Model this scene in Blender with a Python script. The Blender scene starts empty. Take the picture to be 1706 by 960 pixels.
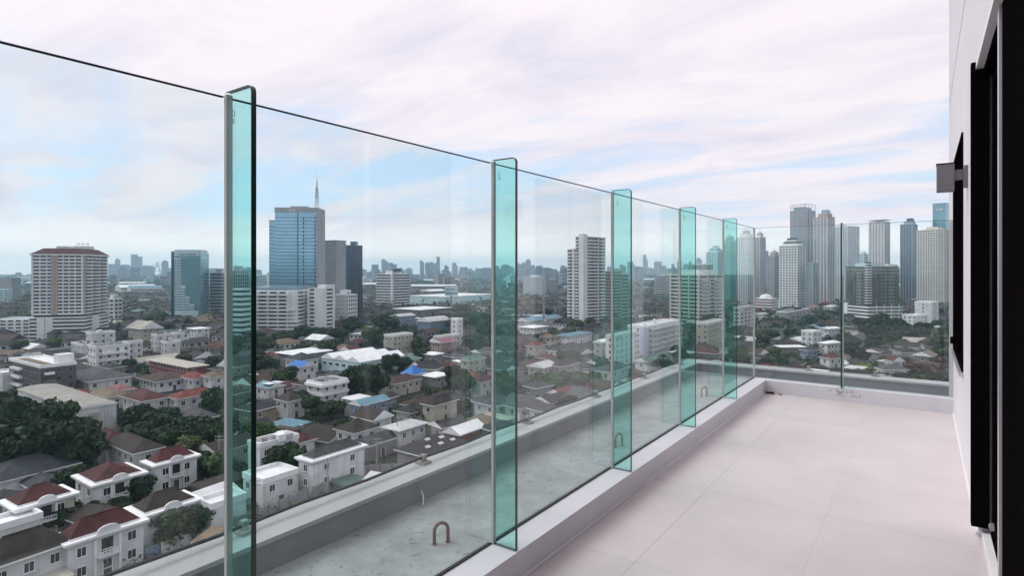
import bpy, bmesh, math, random
import numpy as np
from mathutils import Vector

# ------------------------------------------------------------------ scene, camera, sky, sun, exposure
sc = bpy.context.scene
C = bpy.data.collections.new('scene_objects'); sc.collection.children.link(C)
EYE = 50.0                      # eye height above the city ground (m)
F, PW, PH, HOR = 970.0, 1706.0, 960.0, 450.0     # focal length and picture size used for survey bearings
YAW = math.radians(35.3)
cam_d = bpy.data.cameras.new('camera'); cam = bpy.data.objects.new('camera', cam_d); C.objects.link(cam)
cam.location = (0, 0, EYE); cam.rotation_euler = (math.pi/2, 0, YAW)
cam_d.sensor_width = 36; cam_d.lens = F/PW*36; cam_d.shift_y = -(PH/2-HOR)/PW
cam_d.clip_start = 0.05; cam_d.clip_end = 40000
sc.camera = cam

SUN_EL, SUN_AZ = math.radians(50), math.radians(-112)      # azimuth from +Y towards +X
w = bpy.data.worlds.new('World'); sc.world = w; w.use_nodes = True
nt = w.node_tree; N = nt.nodes; N.clear()
def nd(t, **kw):
    n = N.new(t)
    for k, v in kw.items(): setattr(n, k, v)
    return n
def lk(a, b): nt.links.new(a, b)
def math_n(op, a, b=None, c=None):
    m = nd('ShaderNodeMath', operation=op)
    for i, v in enumerate((a, b, c)):
        if v is None: continue
        if isinstance(v, (int, float)): m.inputs[i].default_value = v
        else: lk(v, m.inputs[i])
    return m.outputs[0]
wo = nd('ShaderNodeOutputWorld'); bg = nd('ShaderNodeBackground'); bg.inputs[1].default_value = 0.1
sky = nd('ShaderNodeTexSky', sky_type='NISHITA'); sky.sun_disc = False
sky.sun_elevation = SUN_EL; sky.sun_rotation = SUN_AZ; sky.air_density = 1.0; sky.dust_density = 0.6; sky.ozone_density = 2.0
tc = nd('ShaderNodeTexCoord'); sp = nd('ShaderNodeSeparateXYZ'); lk(tc.outputs['Generated'], sp.inputs[0])
zc = math_n('MAXIMUM', sp.outputs[2], 0.0)
den = math_n('ADD', zc, 0.14)
cx_, cy_ = math_n('DIVIDE', sp.outputs[0], den), math_n('DIVIDE', sp.outputs[1], den)
cb = nd('ShaderNodeCombineXYZ'); lk(cx_, cb.inputs[0]); lk(cy_, cb.inputs[1])
def cloud_noise(rot, scl, loc, scale, detail, rough, dist):
    mp = nd('ShaderNodeMapping'); mp.inputs['Rotation'].default_value = (0, 0, math.radians(rot))
    mp.inputs['Scale'].default_value = scl; mp.inputs['Location'].default_value = loc
    lk(cb.outputs[0], mp.inputs[0])
    n = nd('ShaderNodeTexNoise'); n.inputs['Scale'].default_value = scale; n.inputs['Detail'].default_value = detail
    n.inputs['Roughness'].default_value = rough; n.inputs['Distortion'].default_value = dist
    lk(mp.outputs[0], n.inputs['Vector']); return n.outputs[0]
n1 = cloud_noise(-42, (1.0, 2.6, 1), (9.3, 1.4, 0), 0.85, 10, 0.62, 0.7)
n2 = cloud_noise(-42, (1.0, 1.5, 1), (2.7, 6.4, 0), 0.28, 4, 0.5, 0.2)
n3 = cloud_noise(-42, (1.0, 2.2, 1), (1.2, 5.5, 0), 1.1, 7, 0.6, 0.6)
cov = math_n('ADD', math_n('MULTIPLY', n1, 0.7), math_n('MULTIPLY', n2, 0.3))
# thinner cover low in the sky, closed towards the zenith and in the murk on the horizon
el = nd('ShaderNodeValToRGB'); lk(zc, el.inputs[0]); cr = el.color_ramp
cr.elements[0].position = 0.0; cr.elements[0].color = (.62,)*3+(1,)
cr.elements[1].position = 1.0; cr.elements[1].color = (.72,)*3+(1,)
for p_, v_ in ((.05, .58), (.10, .49), (.16, .46), (.23, .54), (.34, .66)):
    e = cr.elements.new(p_); e.color = (v_,)*3+(1,)
cov = math_n('ADD', cov, math_n('SUBTRACT', el.outputs[0], 0.5))
rmp = nd('ShaderNodeMapRange'); rmp.interpolation_type = 'SMOOTHERSTEP'
rmp.inputs[1].default_value = 0.34; rmp.inputs[2].default_value = 0.60; lk(cov, rmp.inputs[0])
fac = rmp.outputs[0]
ccol = nd('ShaderNodeValToRGB'); lk(n3, ccol.inputs[0]); cr = ccol.color_ramp
cr.elements[0].position = .30; cr.elements[0].color = (.78, .745, .87, 1)
cr.elements[1].position = .56; cr.elements[1].color = (1.0, .92, .965, 1)
# sky between the clouds: the Nishita sky lifted by thin high veil
veil = nd('ShaderNodeMix', data_type='RGBA'); veil.inputs[0].default_value = 0.55
lk(sky.outputs[0], veil.inputs[6]); veil.inputs[7].default_value = (6.0, 7.4, 9.2, 1)
cs = nd('ShaderNodeVectorMath', operation='SCALE'); lk(ccol.outputs[0], cs.inputs[0]); cs.inputs['Scale'].default_value = 7.4
mx = nd('ShaderNodeMix', data_type='RGBA'); lk(fac, mx.inputs[0]); lk(veil.outputs[2], mx.inputs[6]); lk(cs.outputs[0], mx.inputs[7])
mur = nd('ShaderNodeMapRange'); mur.interpolation_type = 'SMOOTHSTEP'; lk(zc, mur.inputs[0]); mur.inputs[1].default_value = 0.0; mur.inputs[2].default_value = .10; mur.inputs[3].default_value = .85; mur.inputs[4].default_value = 0
mx2 = nd('ShaderNodeMix', data_type='RGBA'); lk(mur.outputs[0], mx2.inputs[0]); lk(mx.outputs[2], mx2.inputs[6]); mx2.inputs[7].default_value = (12.2, 11.3, 10.8, 1)
lk(mx2.outputs[2], bg.inputs[0]); lk(bg.outputs[0], wo.inputs[0])

sd = bpy.data.lights.new('sun', 'SUN'); sd.energy = 1.5; sd.angle = math.radians(40); sd.color = (1, .95, .9)
so = bpy.data.objects.new('sun', sd); C.objects.link(so)
sdir = Vector((math.sin(SUN_AZ)*math.cos(SUN_EL), math.cos(SUN_AZ)*math.cos(SUN_EL), math.sin(SUN_EL)))
so.rotation_euler = sdir.to_track_quat('Z', 'Y').to_euler(); so.location = (0, 0, 300)
vs = sc.view_settings; sc.display_settings.display_device = 'sRGB'
vs.view_transform = 'Standard'; vs.look = 'None'; vs.exposure = 0.46; vs.gamma = 1.0; vs.use_curve_mapping = False
sc.render.engine = 'CYCLES'
cy = sc.cycles; cy.use_denoising = True; cy.denoiser = 'OPENIMAGEDENOISE'
cy.max_bounces = 5; cy.diffuse_bounces = 2; cy.glossy_bounces = 2; cy.transmission_bounces = 2; cy.use_light_tree = False
cy.transparent_max_bounces = 24; cy.volume_bounces = 1; cy.use_adaptive_sampling = True; cy.adaptive_threshold = 0.02
cy.sample_clamp_indirect = 6; cy.caustics_reflective = False; cy.caustics_refractive = False

# ------------------------------------------------------------------ survey: bearing and dip angle to ground position
FW = (-math.sin(YAW), math.cos(YAW)); RT = (math.cos(YAW), math.sin(YAW))
def ray(px):
    a = (px-PW/2)/F
    return (FW[0]+a*RT[0], FW[1]+a*RT[1])
def at(px, py, z=0.0):
    d = (EYE-z)*F/(py-HOR); r = ray(px)
    return Vector((r[0]*d, r[1]*d, z))
def at_d(px, d, z=0.0):
    r = ray(px); return Vector((r[0]*d, r[1]*d, z))
def proj(x, y, z):
    d = x*FW[0]+y*FW[1]; l = x*RT[0]+y*RT[1]
    if d < 1: return None
    return (PW/2+F*l/d, HOR+F*(EYE-z)/d, d)

# ------------------------------------------------------------------ materials
MATS = {}
def new_mat(name):
    m = bpy.data.materials.new(name); m.use_nodes = True
    return m, m.node_tree, m.node_tree.nodes['Principled BSDF']
def M(name, col, rough=.75, var=.25, scale=.35, metal=0.0, spec=.4, streak=0.0, bump=0.0, bscale=8.0, rnd=.12, wave=None):
    """painted / mineral surface: colour broken up by weathering noise in world space, slight change per object"""
    if name in MATS: return MATS[name]
    m, t, b = new_mat(name); n = t.nodes; l = t.links
    b.inputs['Roughness'].default_value = rough; b.inputs['Metallic'].default_value = metal
    b.inputs['Specular IOR Level'].default_value = spec
    geo = n.new('ShaderNodeNewGeometry')
    def noise(sc3, detail, rg=.6):
        mp = n.new('ShaderNodeMapping'); mp.inputs['Scale'].default_value = sc3; l.new(geo.outputs['Position'], mp.inputs[0])
        q = n.new('ShaderNodeTexNoise'); q.inputs['Scale'].default_value = 1.0; q.inputs['Detail'].default_value = detail
        q.inputs['Roughness'].default_value = rg; l.new(mp.outputs[0], q.inputs['Vector']); return q.outputs[0]
    def mth(op, a, bb):
        q = n.new('ShaderNodeMath'); q.operation = op
        for i, v in enumerate((a, bb)):
            if isinstance(v, (int, float)): q.inputs[i].default_value = v
            else: l.new(v, q.inputs[i])
        return q.outputs[0]
    f = noise((scale,)*3, 6)
    mr = n.new('ShaderNodeMapRange'); mr.inputs[1].default_value = .3; mr.inputs[2].default_value = .7
    mr.inputs[3].default_value = 1-var; mr.inputs[4].default_value = 1+var*.45; l.new(f, mr.inputs[0])
    val = mr.outputs[0]
    if streak:
        s = noise((scale*3, scale*3, scale*.25), 5, .7)
        r2 = n.new('ShaderNodeMapRange'); r2.inputs[1].default_value = .52; r2.inputs[2].default_value = .75
        r2.inputs[3].default_value = 1; r2.inputs[4].default_value = 1-streak; l.new(s, r2.inputs[0])
        val = mth('MULTIPLY', val, r2.outputs[0])
    if rnd:
        oi = n.new('ShaderNodeObjectInfo')
        r3 = n.new('ShaderNodeMapRange'); r3.inputs[3].default_value = 1-rnd; r3.inputs[4].default_value = 1+rnd; l.new(oi.outputs['Random'], r3.inputs[0])
        val = mth('MULTIPLY', val, r3.outputs[0])
    hsv = n.new('ShaderNodeVectorMath'); hsv.operation = 'SCALE'; hsv.inputs[0].default_value = col; l.new(val, hsv.inputs['Scale'])
    l.new(hsv.outputs[0], b.inputs['Base Color'])
    if wave:
        mp = n.new('ShaderNodeTexCoord'); wv = n.new('ShaderNodeTexWave'); wv.bands_direction = wave[0]; wv.inputs['Scale'].default_value = wave[1]
        l.new(mp.outputs['Object'], wv.inputs['Vector']); bp = n.new('ShaderNodeBump'); bp.inputs['Strength'].default_value = wave[2]
        bp.inputs['Distance'].default_value = .05; l.new(wv.outputs['Fac'], bp.inputs['Height']); l.new(bp.outputs[0], b.inputs['Normal'])
    elif bump:
        q = noise((bscale,)*3, 4); bp = n.new('ShaderNodeBump'); bp.inputs['Strength'].default_value = bump
        bp.inputs['Distance'].default_value = .02; l.new(q, bp.inputs['Height']); l.new(bp.outputs[0], b.inputs['Normal'])
    MATS[name] = m; return m
def glass_mat(name, tint, ior=1.5, rough=0.0, film=0.0):
    m = bpy.data.materials.new(name); m.use_nodes = True; t = m.node_tree; n = t.nodes; l = t.links; n.clear()
    o = n.new('ShaderNodeOutputMaterial'); tr = n.new('ShaderNodeBsdfTransparent'); tr.inputs[0].default_value = tint+(1,)
    g = n.new('ShaderNodeBsdfGlossy'); g.inputs['Roughness'].default_value = rough; g.inputs[0].default_value = (.95, 1, .98, 1)
    fr = n.new('ShaderNodeFresnel'); gb = n.new('ShaderNodeNewGeometry'); mi = n.new('ShaderNodeMapRange')
    mi.inputs[3].default_value = ior; mi.inputs[4].default_value = 1/ior; l.new(gb.outputs['Backfacing'], mi.inputs[0]); l.new(mi.outputs[0], fr.inputs[0])   # unrefracted pane: same reflectance on both faces
    mx = n.new('ShaderNodeMixShader'); l.new(fr.outputs[0], mx.inputs[0]); l.new(tr.outputs[0], mx.inputs[1]); l.new(g.outputs[0], mx.inputs[2])
    res = mx
    if film:   # thin film of dust and dried rain on the outside
        geo = n.new('ShaderNodeNewGeometry'); mp = n.new('ShaderNodeMapping'); mp.inputs['Scale'].default_value = (3, 3, .7); l.new(geo.outputs['Position'], mp.inputs[0])
        q = n.new('ShaderNodeTexNoise'); q.inputs['Scale'].default_value = 1.2; q.inputs['Detail'].default_value = 8; q.inputs['Roughness'].default_value = .7; l.new(mp.outputs[0], q.inputs['Vector'])
        mr = n.new('ShaderNodeMapRange'); mr.inputs[1].default_value = .35; mr.inputs[2].default_value = .8; mr.inputs[3].default_value = film*.3; mr.inputs[4].default_value = film*1.6; l.new(q.outputs[0], mr.inputs[0])
        d = n.new('ShaderNodeBsdfDiffuse'); d.inputs[0].default_value = (.75, .77, .76, 1)
        m2 = n.new('ShaderNodeMixShader'); l.new(mr.outputs[0], m2.inputs[0]); l.new(mx.outputs[0], m2.inputs[1]); l.new(d.outputs[0], m2.inputs[2]); res = m2
    l.new(res.outputs[0], o.inputs[0]); MATS[name] = m; return m

# walls
M('white_wall', (.66, .67, .685), .8, .2, .3, streak=.42)
M('cream_wall', (.47, .445, .38), .8, .22, .3, streak=.4)
M('grey_wall', (.27, .27, .28), .8, .3, .25, streak=.25)
M('dark_wall', (.09, .085, .095), .7, .25, .3, streak=.2)
M('pink_wall', (.42, .29, .29), .8, .2, .25, streak=.2)
M('blue_wall', (.20, .29, .40), .75, .2, .25, streak=.2)
M('maroon_wall', (.22, .06, .07), .8, .2, .25, streak=.2)
M('lavender_wall', (.52, .52, .66), .8, .12, .25, streak=.2)
M('tan_wall', (.30, .25, .20), .8, .2, .25, streak=.25)
M('trim_white', (.78, .78, .79), .6, .1, .4, streak=.15)
# roofs
RW = ('Y', 1.6, .35)
for nm, c in (('maroon_roof', (.085, .026, .026)), ('brown_roof', (.044, .034, .031)), ('dark_roof', (.029, .029, .033)), ('slate_roof', (.048, .054, .066)),
              ('grey_roof', (.083, .085, .092)), ('red_roof', (.17, .05, .038)), ('tan_roof', (.20, .15, .105)), ('pink_roof', (.28, .14, .15)), ('rust_roof', (.070, .044, .037))):
    M(nm, c, .85, .45, .55, wave=('Z', 3.0, .4))
for nm, c in (('white_roof', (.80, .81, .83)), ('blue_roof', (.015, .15, .52)), ('cyan_roof', (.12, .25, .32)), ('green_roof', (.085, .16, .13)), ('beige_roof', (.42, .39, .33)), ('pale_roof', (.50, .50, .50))):
    M(nm, c, .55, .2, .3, wave=('X', 2.2, .25))
# tower skins
M('window_glass', (.020, .026, .032), .10, .4, .3, spec=.6, rnd=.5)
M('dark_glazing', (.030, .036, .045), .14, .4, .15, spec=.6, rnd=.3)
M('blue_glazing', (.27, .46, .58), .12, .15, .05, metal=.75, spec=.6, rnd=.05)
M('teal_glazing', (.26, .52, .58), .14, .2, .05, metal=.6, spec=.6, rnd=.05)
M('navy_glazing', (.07, .11, .17), .12, .2, .05, metal=.7, spec=.6, rnd=.05)
M('steel_glazing', (.32, .41, .48), .2, .2, .05, metal=.6, spec=.6, rnd=.05)
M('tower_white', (.74, .75, .765), .7, .12, .08, streak=.16, rnd=.05)
M('tower_cream', (.66, .645, .59), .7, .12, .08, streak=.16, rnd=.05)
M('tower_grey', (.38, .395, .42), .7, .15, .08, streak=.2, rnd=.05)
M('tower_beige', (.44, .37, .33), .7, .12, .08, streak=.16, rnd=.05)
M('tower_cyan', (.54, .72, .75), .6, .1, .08, streak=.12, rnd=.05)
M('netting', (.11, .13, .12), .95, .5, .12, streak=.5, rnd=.1)
M('moss', (.14, .155, .09), .95, .5, .2)
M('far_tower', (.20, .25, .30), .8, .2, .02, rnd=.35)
M('black_metal', (.005, .004, .005), .9, .15, .6, spec=.0, rnd=0)
M('dark_edge', (.014, .034, .031), .2, .1, 2, spec=.6, rnd=0)
M('silicone', (.55, .58, .565), .6, .12, 5, rnd=0)
M('aluminium', (.62, .60, .62), .38, .1, 2, metal=.8, rnd=0)
M('lamp_grey', (.15, .14, .155), .5, .1, 4, rnd=0)
M('rusty_steel', (.22, .12, .10), .7, .5, 9, rnd=.1)
M('galvanised', (.34, .34, .32), .55, .4, 6, metal=.3, rnd=.1)
M('cable_black', (.02, .02, .022), .6, .1, 4, rnd=0)
M('concrete', (.34, .34, .35), .9, .25, .6, streak=.2, bump=.2)
M('road_asphalt', (.06, .06, .063), .9, .3, .4)
M('bark', (.07, .05, .035), .9, .3, 2)
M('mast_white', (.6, .58, .58), .6, .1, 1)
M('plastic_white', (.75, .75, .73), .5, .1, 5, rnd=0)
M('leaf_litter', (.03, .018, .012), .9, .4, 20, rnd=0)

def foliage(name, col):
    m, t, b = new_mat(name); n = t.nodes; l = t.links
    oi = n.new('ShaderNodeObjectInfo'); geo = n.new('ShaderNodeNewGeometry')
    q = n.new('ShaderNodeTexNoise'); q.inputs['Scale'].default_value = .45; q.inputs['Detail'].default_value = 3; l.new(geo.outputs['Position'], q.inputs['Vector'])
    r = n.new('ShaderNodeMapRange'); r.inputs[1].default_value = .3; r.inputs[2].default_value = .7; r.inputs[3].default_value = .5; r.inputs[4].default_value = 1.7; l.new(q.outputs[0], r.inputs[0])
    r2 = n.new('ShaderNodeMapRange'); r2.inputs[3].default_value = .75; r2.inputs[4].default_value = 1.3; l.new(oi.outputs['Random'], r2.inputs[0])
    r3 = n.new('ShaderNodeMapRange'); r3.inputs[3].default_value = .5; r3.inputs[4].default_value = 2.0; l.new(geo.outputs['Random Per Island'], r3.inputs[0])
    a = n.new('ShaderNodeMath'); a.operation = 'MULTIPLY'; l.new(r.outputs[0], a.inputs[0]); l.new(r2.outputs[0], a.inputs[1])
    a2 = n.new('ShaderNodeMath'); a2.operation = 'MULTIPLY'; l.new(a.outputs[0], a2.inputs[0]); l.new(r3.outputs[0], a2.inputs[1])
    s = n.new('ShaderNodeVectorMath'); s.operation = 'SCALE'; s.inputs[0].default_value = col; l.new(a2.outputs[0], s.inputs['Scale'])
    l.new(s.outputs[0], b.inputs['Base Color']); b.inputs['Roughness'].default_value = .7; b.inputs['Specular IOR Level'].default_value = .2
    MATS[name] = m
foliage('leaf_dark', (.017, .034, .014)); foliage('leaf_mid', (.033, .060, .020)); foliage('leaf_olive', (.050, .060, .025))
foliage('leaf_bright', (.12, .19, .04)); foliage('leaf_russet', (.085, .045, .04)); foliage('leaf_wood', (.026, .045, .026))

# ------------------------------------------------------------------ mesh helpers
class MB:
    def __init__(s): s.v = []; s.f = []; s.m = []; s.mats = []
    def mi(s, mat):
        if mat not in s.mats: s.mats.append(mat)
        return s.mats.index(mat)
    def face(s, pts, mat):
        k = len(s.v); s.v += [tuple(p) for p in pts]; s.f.append(tuple(range(k, k+len(pts)))); s.m.append(s.mi(mat))
    def box(s, x0, x1, y0, y1, z0, z1, mat):
        k = len(s.v); i = s.mi(mat)
        s.v += [(x0,y0,z0),(x1,y0,z0),(x1,y1,z0),(x0,y1,z0),(x0,y0,z1),(x1,y0,z1),(x1,y1,z1),(x0,y1,z1)]
        for q in ((3,2,1,0),(4,5,6,7),(0,1,5,4),(1,2,6,5),(2,3,7,6),(3,0,4,7)):
            s.f.append(tuple(k+j for j in q)); s.m.append(i)
        return s
    def frustum(s, r0, z0, r1, z1, mat):      # r = (x0,x1,y0,y1)
        k = len(s.v); i = s.mi(mat)
        s.v += [(r0[0],r0[2],z0),(r0[1],r0[2],z0),(r0[1],r0[3],z0),(r0[0],r0[3],z0),(r1[0],r1[2],z1),(r1[1],r1[2],z1),(r1[1],r1[3],z1),(r1[0],r1[3],z1)]
        for q in ((3,2,1,0),(4,5,6,7),(0,1,5,4),(1,2,6,5),(2,3,7,6),(3,0,4,7)):
            s.f.append(tuple(k+j for j in q)); s.m.append(i)
        return s
    def prism(s, poly, z0, z1, mat, cap=None):     # poly counter-clockwise
        k = len(s.v); n = len(poly); i = s.mi(mat)
        s.v += [(x,y,z0) for x,y in poly] + [(x,y,z1) for x,y in poly]
        for j in range(n):
            a = (j+1) % n; s.f.append((k+j,k+a,k+n+a,k+n+j)); s.m.append(i)
        s.f.append(tuple(k+n+j for j in range(n))); s.m.append(s.mi(cap or mat))
        s.f.append(tuple(k+j for j in reversed(range(n)))); s.m.append(i)
        return s
    def bar(s, a, b, r, mat, n=6, r2=None):        # round bar from a to b
        a, b = Vector(a), Vector(b); d = (b-a).normalized(); u = d.orthogonal().normalized(); v = d.cross(u); r2 = r if r2 is None else r2
        k = len(s.v); i = s.mi(mat)
        for p, rr in ((a, r), (b, r2)):
            for j in range(n):
                t = 2*math.pi*j/n; s.v.append(tuple(p+(u*math.cos(t)+v*math.sin(t))*rr))
        for j in range(n):
            q = (j+1) % n; s.f.append((k+j,k+q,k+n+q,k+n+j)); s.m.append(i)
        s.f.append(tuple(k+j for j in reversed(range(n)))); s.m.append(i); s.f.append(tuple(k+n+j for j in range(n))); s.m.append(i)
        return s
    def tube(s, pts, r, mat, n=8):
        pts = [Vector(p) for p in pts]; k = len(s.v); i = s.mi(mat); u = None
        for q, p in enumerate(pts):
            d = (pts[min(q+1,len(pts)-1)]-pts[max(q-1,0)]).normalized()
            u = d.orthogonal().normalized() if u is None else (u-d*u.dot(d)).normalized()
            v = d.cross(u)
            for j in range(n):
                t = 2*math.pi*j/n; s.v.append(tuple(p+(u*math.cos(t)+v*math.sin(t))*r))
        for q in range(len(pts)-1):
            for j in range(n):
                a = k+q*n+j; b = k+q*n+(j+1) % n; s.f.append((a,b,b+n,a+n)); s.m.append(i)
        s.f.append(tuple(k+j for j in reversed(range(n)))); s.m.append(i)
        e = k+(len(pts)-1)*n; s.f.append(tuple(e+j for j in range(n))); s.m.append(i)
        return s
    def mesh(s, name, smooth=False):
        me = bpy.data.meshes.new(name); me.from_pydata(s.v, [], s.f)
        for m in s.mats: me.materials.append(MATS[m])
        if len(s.mats) > 1: me.polygons.foreach_set('material_index', s.m)
        if smooth: me.polygons.foreach_set('use_smooth', [True]*len(s.f))
        me.update(); return me
def obj(name, me, parent=None, loc=(0,0,0), rz=0, scale=None):
    o = bpy.data.objects.new(name, me); C.objects.link(o); o.location = loc
    if rz: o.rotation_euler = (0, 0, rz)
    if scale: o.scale = scale
    if parent: o.parent = parent
    return o
def tag(o, label, cat, group=None, kind=None):
    if label: o['label'] = label
    if cat: o['category'] = cat
    if group: o['group'] = group
    if kind: o['kind'] = kind
    return o
def struct(name, mb, loc=(0,0,0), parent=None):
    o = obj(name, mb.mesh(name), parent, loc)
    if not parent: o['kind'] = 'structure'
    return o
CACHE = {}
def boxm(sx, sy, sz, mat):
    k = ('b', round(sx,2), round(sy,2), round(sz,2), mat)
    if k not in CACHE: CACHE[k] = MB().box(0, sx, 0, sy, 0, sz, mat).mesh('box_'+mat)
    return CACHE[k]
def bpart(name, parent, x0, x1, y0, y1, z0, z1, mat):
    return obj(name, boxm(x1-x0, y1-y0, z1-z0, mat), parent, (x0, y0, z0))

# ------------------------------------------------------------------ the balcony
ZF = EYE-1.5                    # balcony floor
GX, GY = -1.74, 7.72            # glass line along the side, glass line across the end
KX, KY = -1.585, 7.60           # inner faces of the kerb
WX = 0.25                       # face of the house wall
ZK, ZT = EYE-1.35, EYE+0.53     # kerb top, top edge of the glass
LZ = EYE-1.80                   # outer ledge floor
PX, PY = -3.19, 10.10           # inner faces of the outer parapet
PT = EYE-1.60                   # parapet top
YN, YWE = -3.2, 9.0             # near end of what is built, far end of the house wall

# floor tiles: large format porcelain, narrow joints
M('tile', (.645, .58, .585), .40, .12, 1.3, spec=.45, rnd=.025)
M('grout', (.59, .535, .54), .9, .2, 3)
M('balcony_paint', (.68, .67, .715), .6, .08, 1.2, streak=.06, rnd=0, bump=.06, bscale=30)
M('wall_paint', (.76, .72, .755), .55, .05, 1.0, streak=.04, rnd=0, bump=.04, bscale=40)
def smudge(mat, p, rad):      # scuff marks left on the end kerb
    t = MATS[mat].node_tree; n = t.nodes; l = t.links; b = n['Principled BSDF']; old = b.inputs['Base Color'].links[0].from_socket
    geo = n.new('ShaderNodeNewGeometry'); sb = n.new('ShaderNodeVectorMath'); sb.operation = 'SUBTRACT'; l.new(geo.outputs['Position'], sb.inputs[0]); sb.inputs[1].default_value = p
    sc_ = n.new('ShaderNodeVectorMath'); sc_.operation = 'MULTIPLY'; sc_.inputs[1].default_value = (1/rad[0], 1/rad[1], 1/rad[2]); l.new(sb.outputs[0], sc_.inputs[0])
    ln = n.new('ShaderNodeVectorMath'); ln.operation = 'LENGTH'; l.new(sc_.outputs[0], ln.inputs[0])
    q = n.new('ShaderNodeTexNoise'); q.inputs['Scale'].default_value = 26; q.inputs['Detail'].default_value = 6; q.inputs['Distortion'].default_value = 1.5; l.new(geo.outputs['Position'], q.inputs['Vector'])
    r1 = n.new('ShaderNodeMapRange'); r1.inputs[1].default_value = 1; r1.inputs[2].default_value = .4; l.new(ln.outputs['Value'], r1.inputs[0])
    r2 = n.new('ShaderNodeMapRange'); r2.inputs[1].default_value = .53; r2.inputs[2].default_value = .60; r2.inputs[4].default_value = .6; l.new(q.outputs[0], r2.inputs[0])
    mu = n.new('ShaderNodeMath'); mu.operation = 'MULTIPLY'; l.new(r1.outputs[0], mu.inputs[0]); l.new(r2.outputs[0], mu.inputs[1])
    mx_ = n.new('ShaderNodeMix'); mx_.data_type = 'RGBA'; l.new(mu.outputs[0], mx_.inputs[0]); l.new(old, mx_.inputs[6]); mx_.inputs[7].default_value = (.16, .13, .13, 1); l.new(mx_.outputs[2], b.inputs['Base Color'])
smudge('balcony_paint', (-.72, KY, ZK-.055), (.28, .05, .06))
fb = MB().box(KX-.03, WX+.05, YN, KY+.05, ZF-.12, ZF-.0008, 'grout')
floor = struct('balcony_floor', fb)
xs = [KX+.002, -1.21, -.49, WX-.002]; ys = []
y = KY-.002
while y > YN: ys.append(y); y -= 1.2
for i in range(3):
    for j in range(len(ys)-1):
        a, b, c, d = xs[i]+.0008, xs[i+1]-.0008, ys[j+1]+.0008, ys[j]-.0008
        bpart('tile', floor, a, b, c, d, ZF-.010, ZF+random.Random(i*31+j).uniform(-.0002, .0002), 'tile')
kb = MB()
poly = [(GX-.016, YN), (KX, YN), (KX, KY), (WX, KY), (WX, GY+.016), (GX-.016, GY+.016)]
kb.prism(poly, LZ-.1, ZK, 'balcony_paint')
struct('kerb', kb)
# cement skirting line at the kerb foot
struct('kerb_skirting', MB().box(KX, KX+.004, YN, KY-.004, ZF+.002, ZF+.018, 'trim_white'))
# outer ledge and its parapet
m, t, b = new_mat('ledge_screed'); n = t.nodes; l = t.links
geo = n.new('ShaderNodeNewGeometry'); q1 = n.new('ShaderNodeTexNoise'); q1.inputs['Scale'].default_value = 2.4; q1.inputs['Detail'].default_value = 12; q1.inputs['Roughness'].default_value = .78
q2 = n.new('ShaderNodeTexNoise'); q2.inputs['Scale'].default_value = 22; q2.inputs['Detail'].default_value = 3
l.new(geo.outputs['Position'], q1.inputs['Vector']); l.new(geo.outputs['Position'], q2.inputs['Vector'])
cr_ = n.new('ShaderNodeValToRGB'); e = cr_.color_ramp.elements; e[0].position = .36; e[0].color = (.185, .208, .21, 1); e[1].position = .62; e[1].color = (.31, .345, .345, 1); l.new(q1.outputs[0], cr_.inputs[0])
sp2 = n.new('ShaderNodeMapRange'); sp2.inputs[1].default_value = .62; sp2.inputs[2].default_value = .70; sp2.inputs[3].default_value = 1; sp2.inputs[4].default_value = .6; l.new(q2.outputs[0], sp2.inputs[0])
ml = n.new('ShaderNodeVectorMath'); ml.operation = 'SCALE'; l.new(cr_.outputs[0], ml.inputs[0]); l.new(sp2.outputs[0], ml.inputs['Scale']); l.new(ml.outputs[0], b.inputs['Base Color']); b.inputs['Roughness'].default_value = .8
MATS['ledge_screed'] = m
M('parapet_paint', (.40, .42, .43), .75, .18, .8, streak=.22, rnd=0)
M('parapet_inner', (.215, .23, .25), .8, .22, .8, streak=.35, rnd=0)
struct('ledge', MB().prism([(PX-.02, YN), (GX-.0, YN), (GX-.0, GY+.0), (WX+.3, GY+.0), (WX+.3, PY+.02), (PX-.02, PY+.02)], LZ-.3, LZ, 'ledge_screed'))
pp = MB(); pw = .26
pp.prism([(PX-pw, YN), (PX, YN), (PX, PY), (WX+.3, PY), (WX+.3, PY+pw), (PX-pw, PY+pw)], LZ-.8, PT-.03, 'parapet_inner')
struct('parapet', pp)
struct('parapet_coping', MB().prism([(PX-pw-.02, YN), (PX+.012, YN), (PX+.012, PY-.012), (WX+.3, PY-.012), (WX+.3, PY+pw+.02), (PX-pw-.02, PY+pw+.02)], PT-.028, PT, 'parapet_paint'))
# the block of flats below and behind
hb = MB().box(PX-pw+.05, 18, -14, PY+pw-.05, 0, LZ-.82, 'white_wall')
hb.box(WX+.26, 18, -14, YWE-.01, LZ-.81, EYE+7, 'wall_paint')
tag(obj('own_building', hb.mesh('own_building')), None, None, kind='structure')

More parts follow.
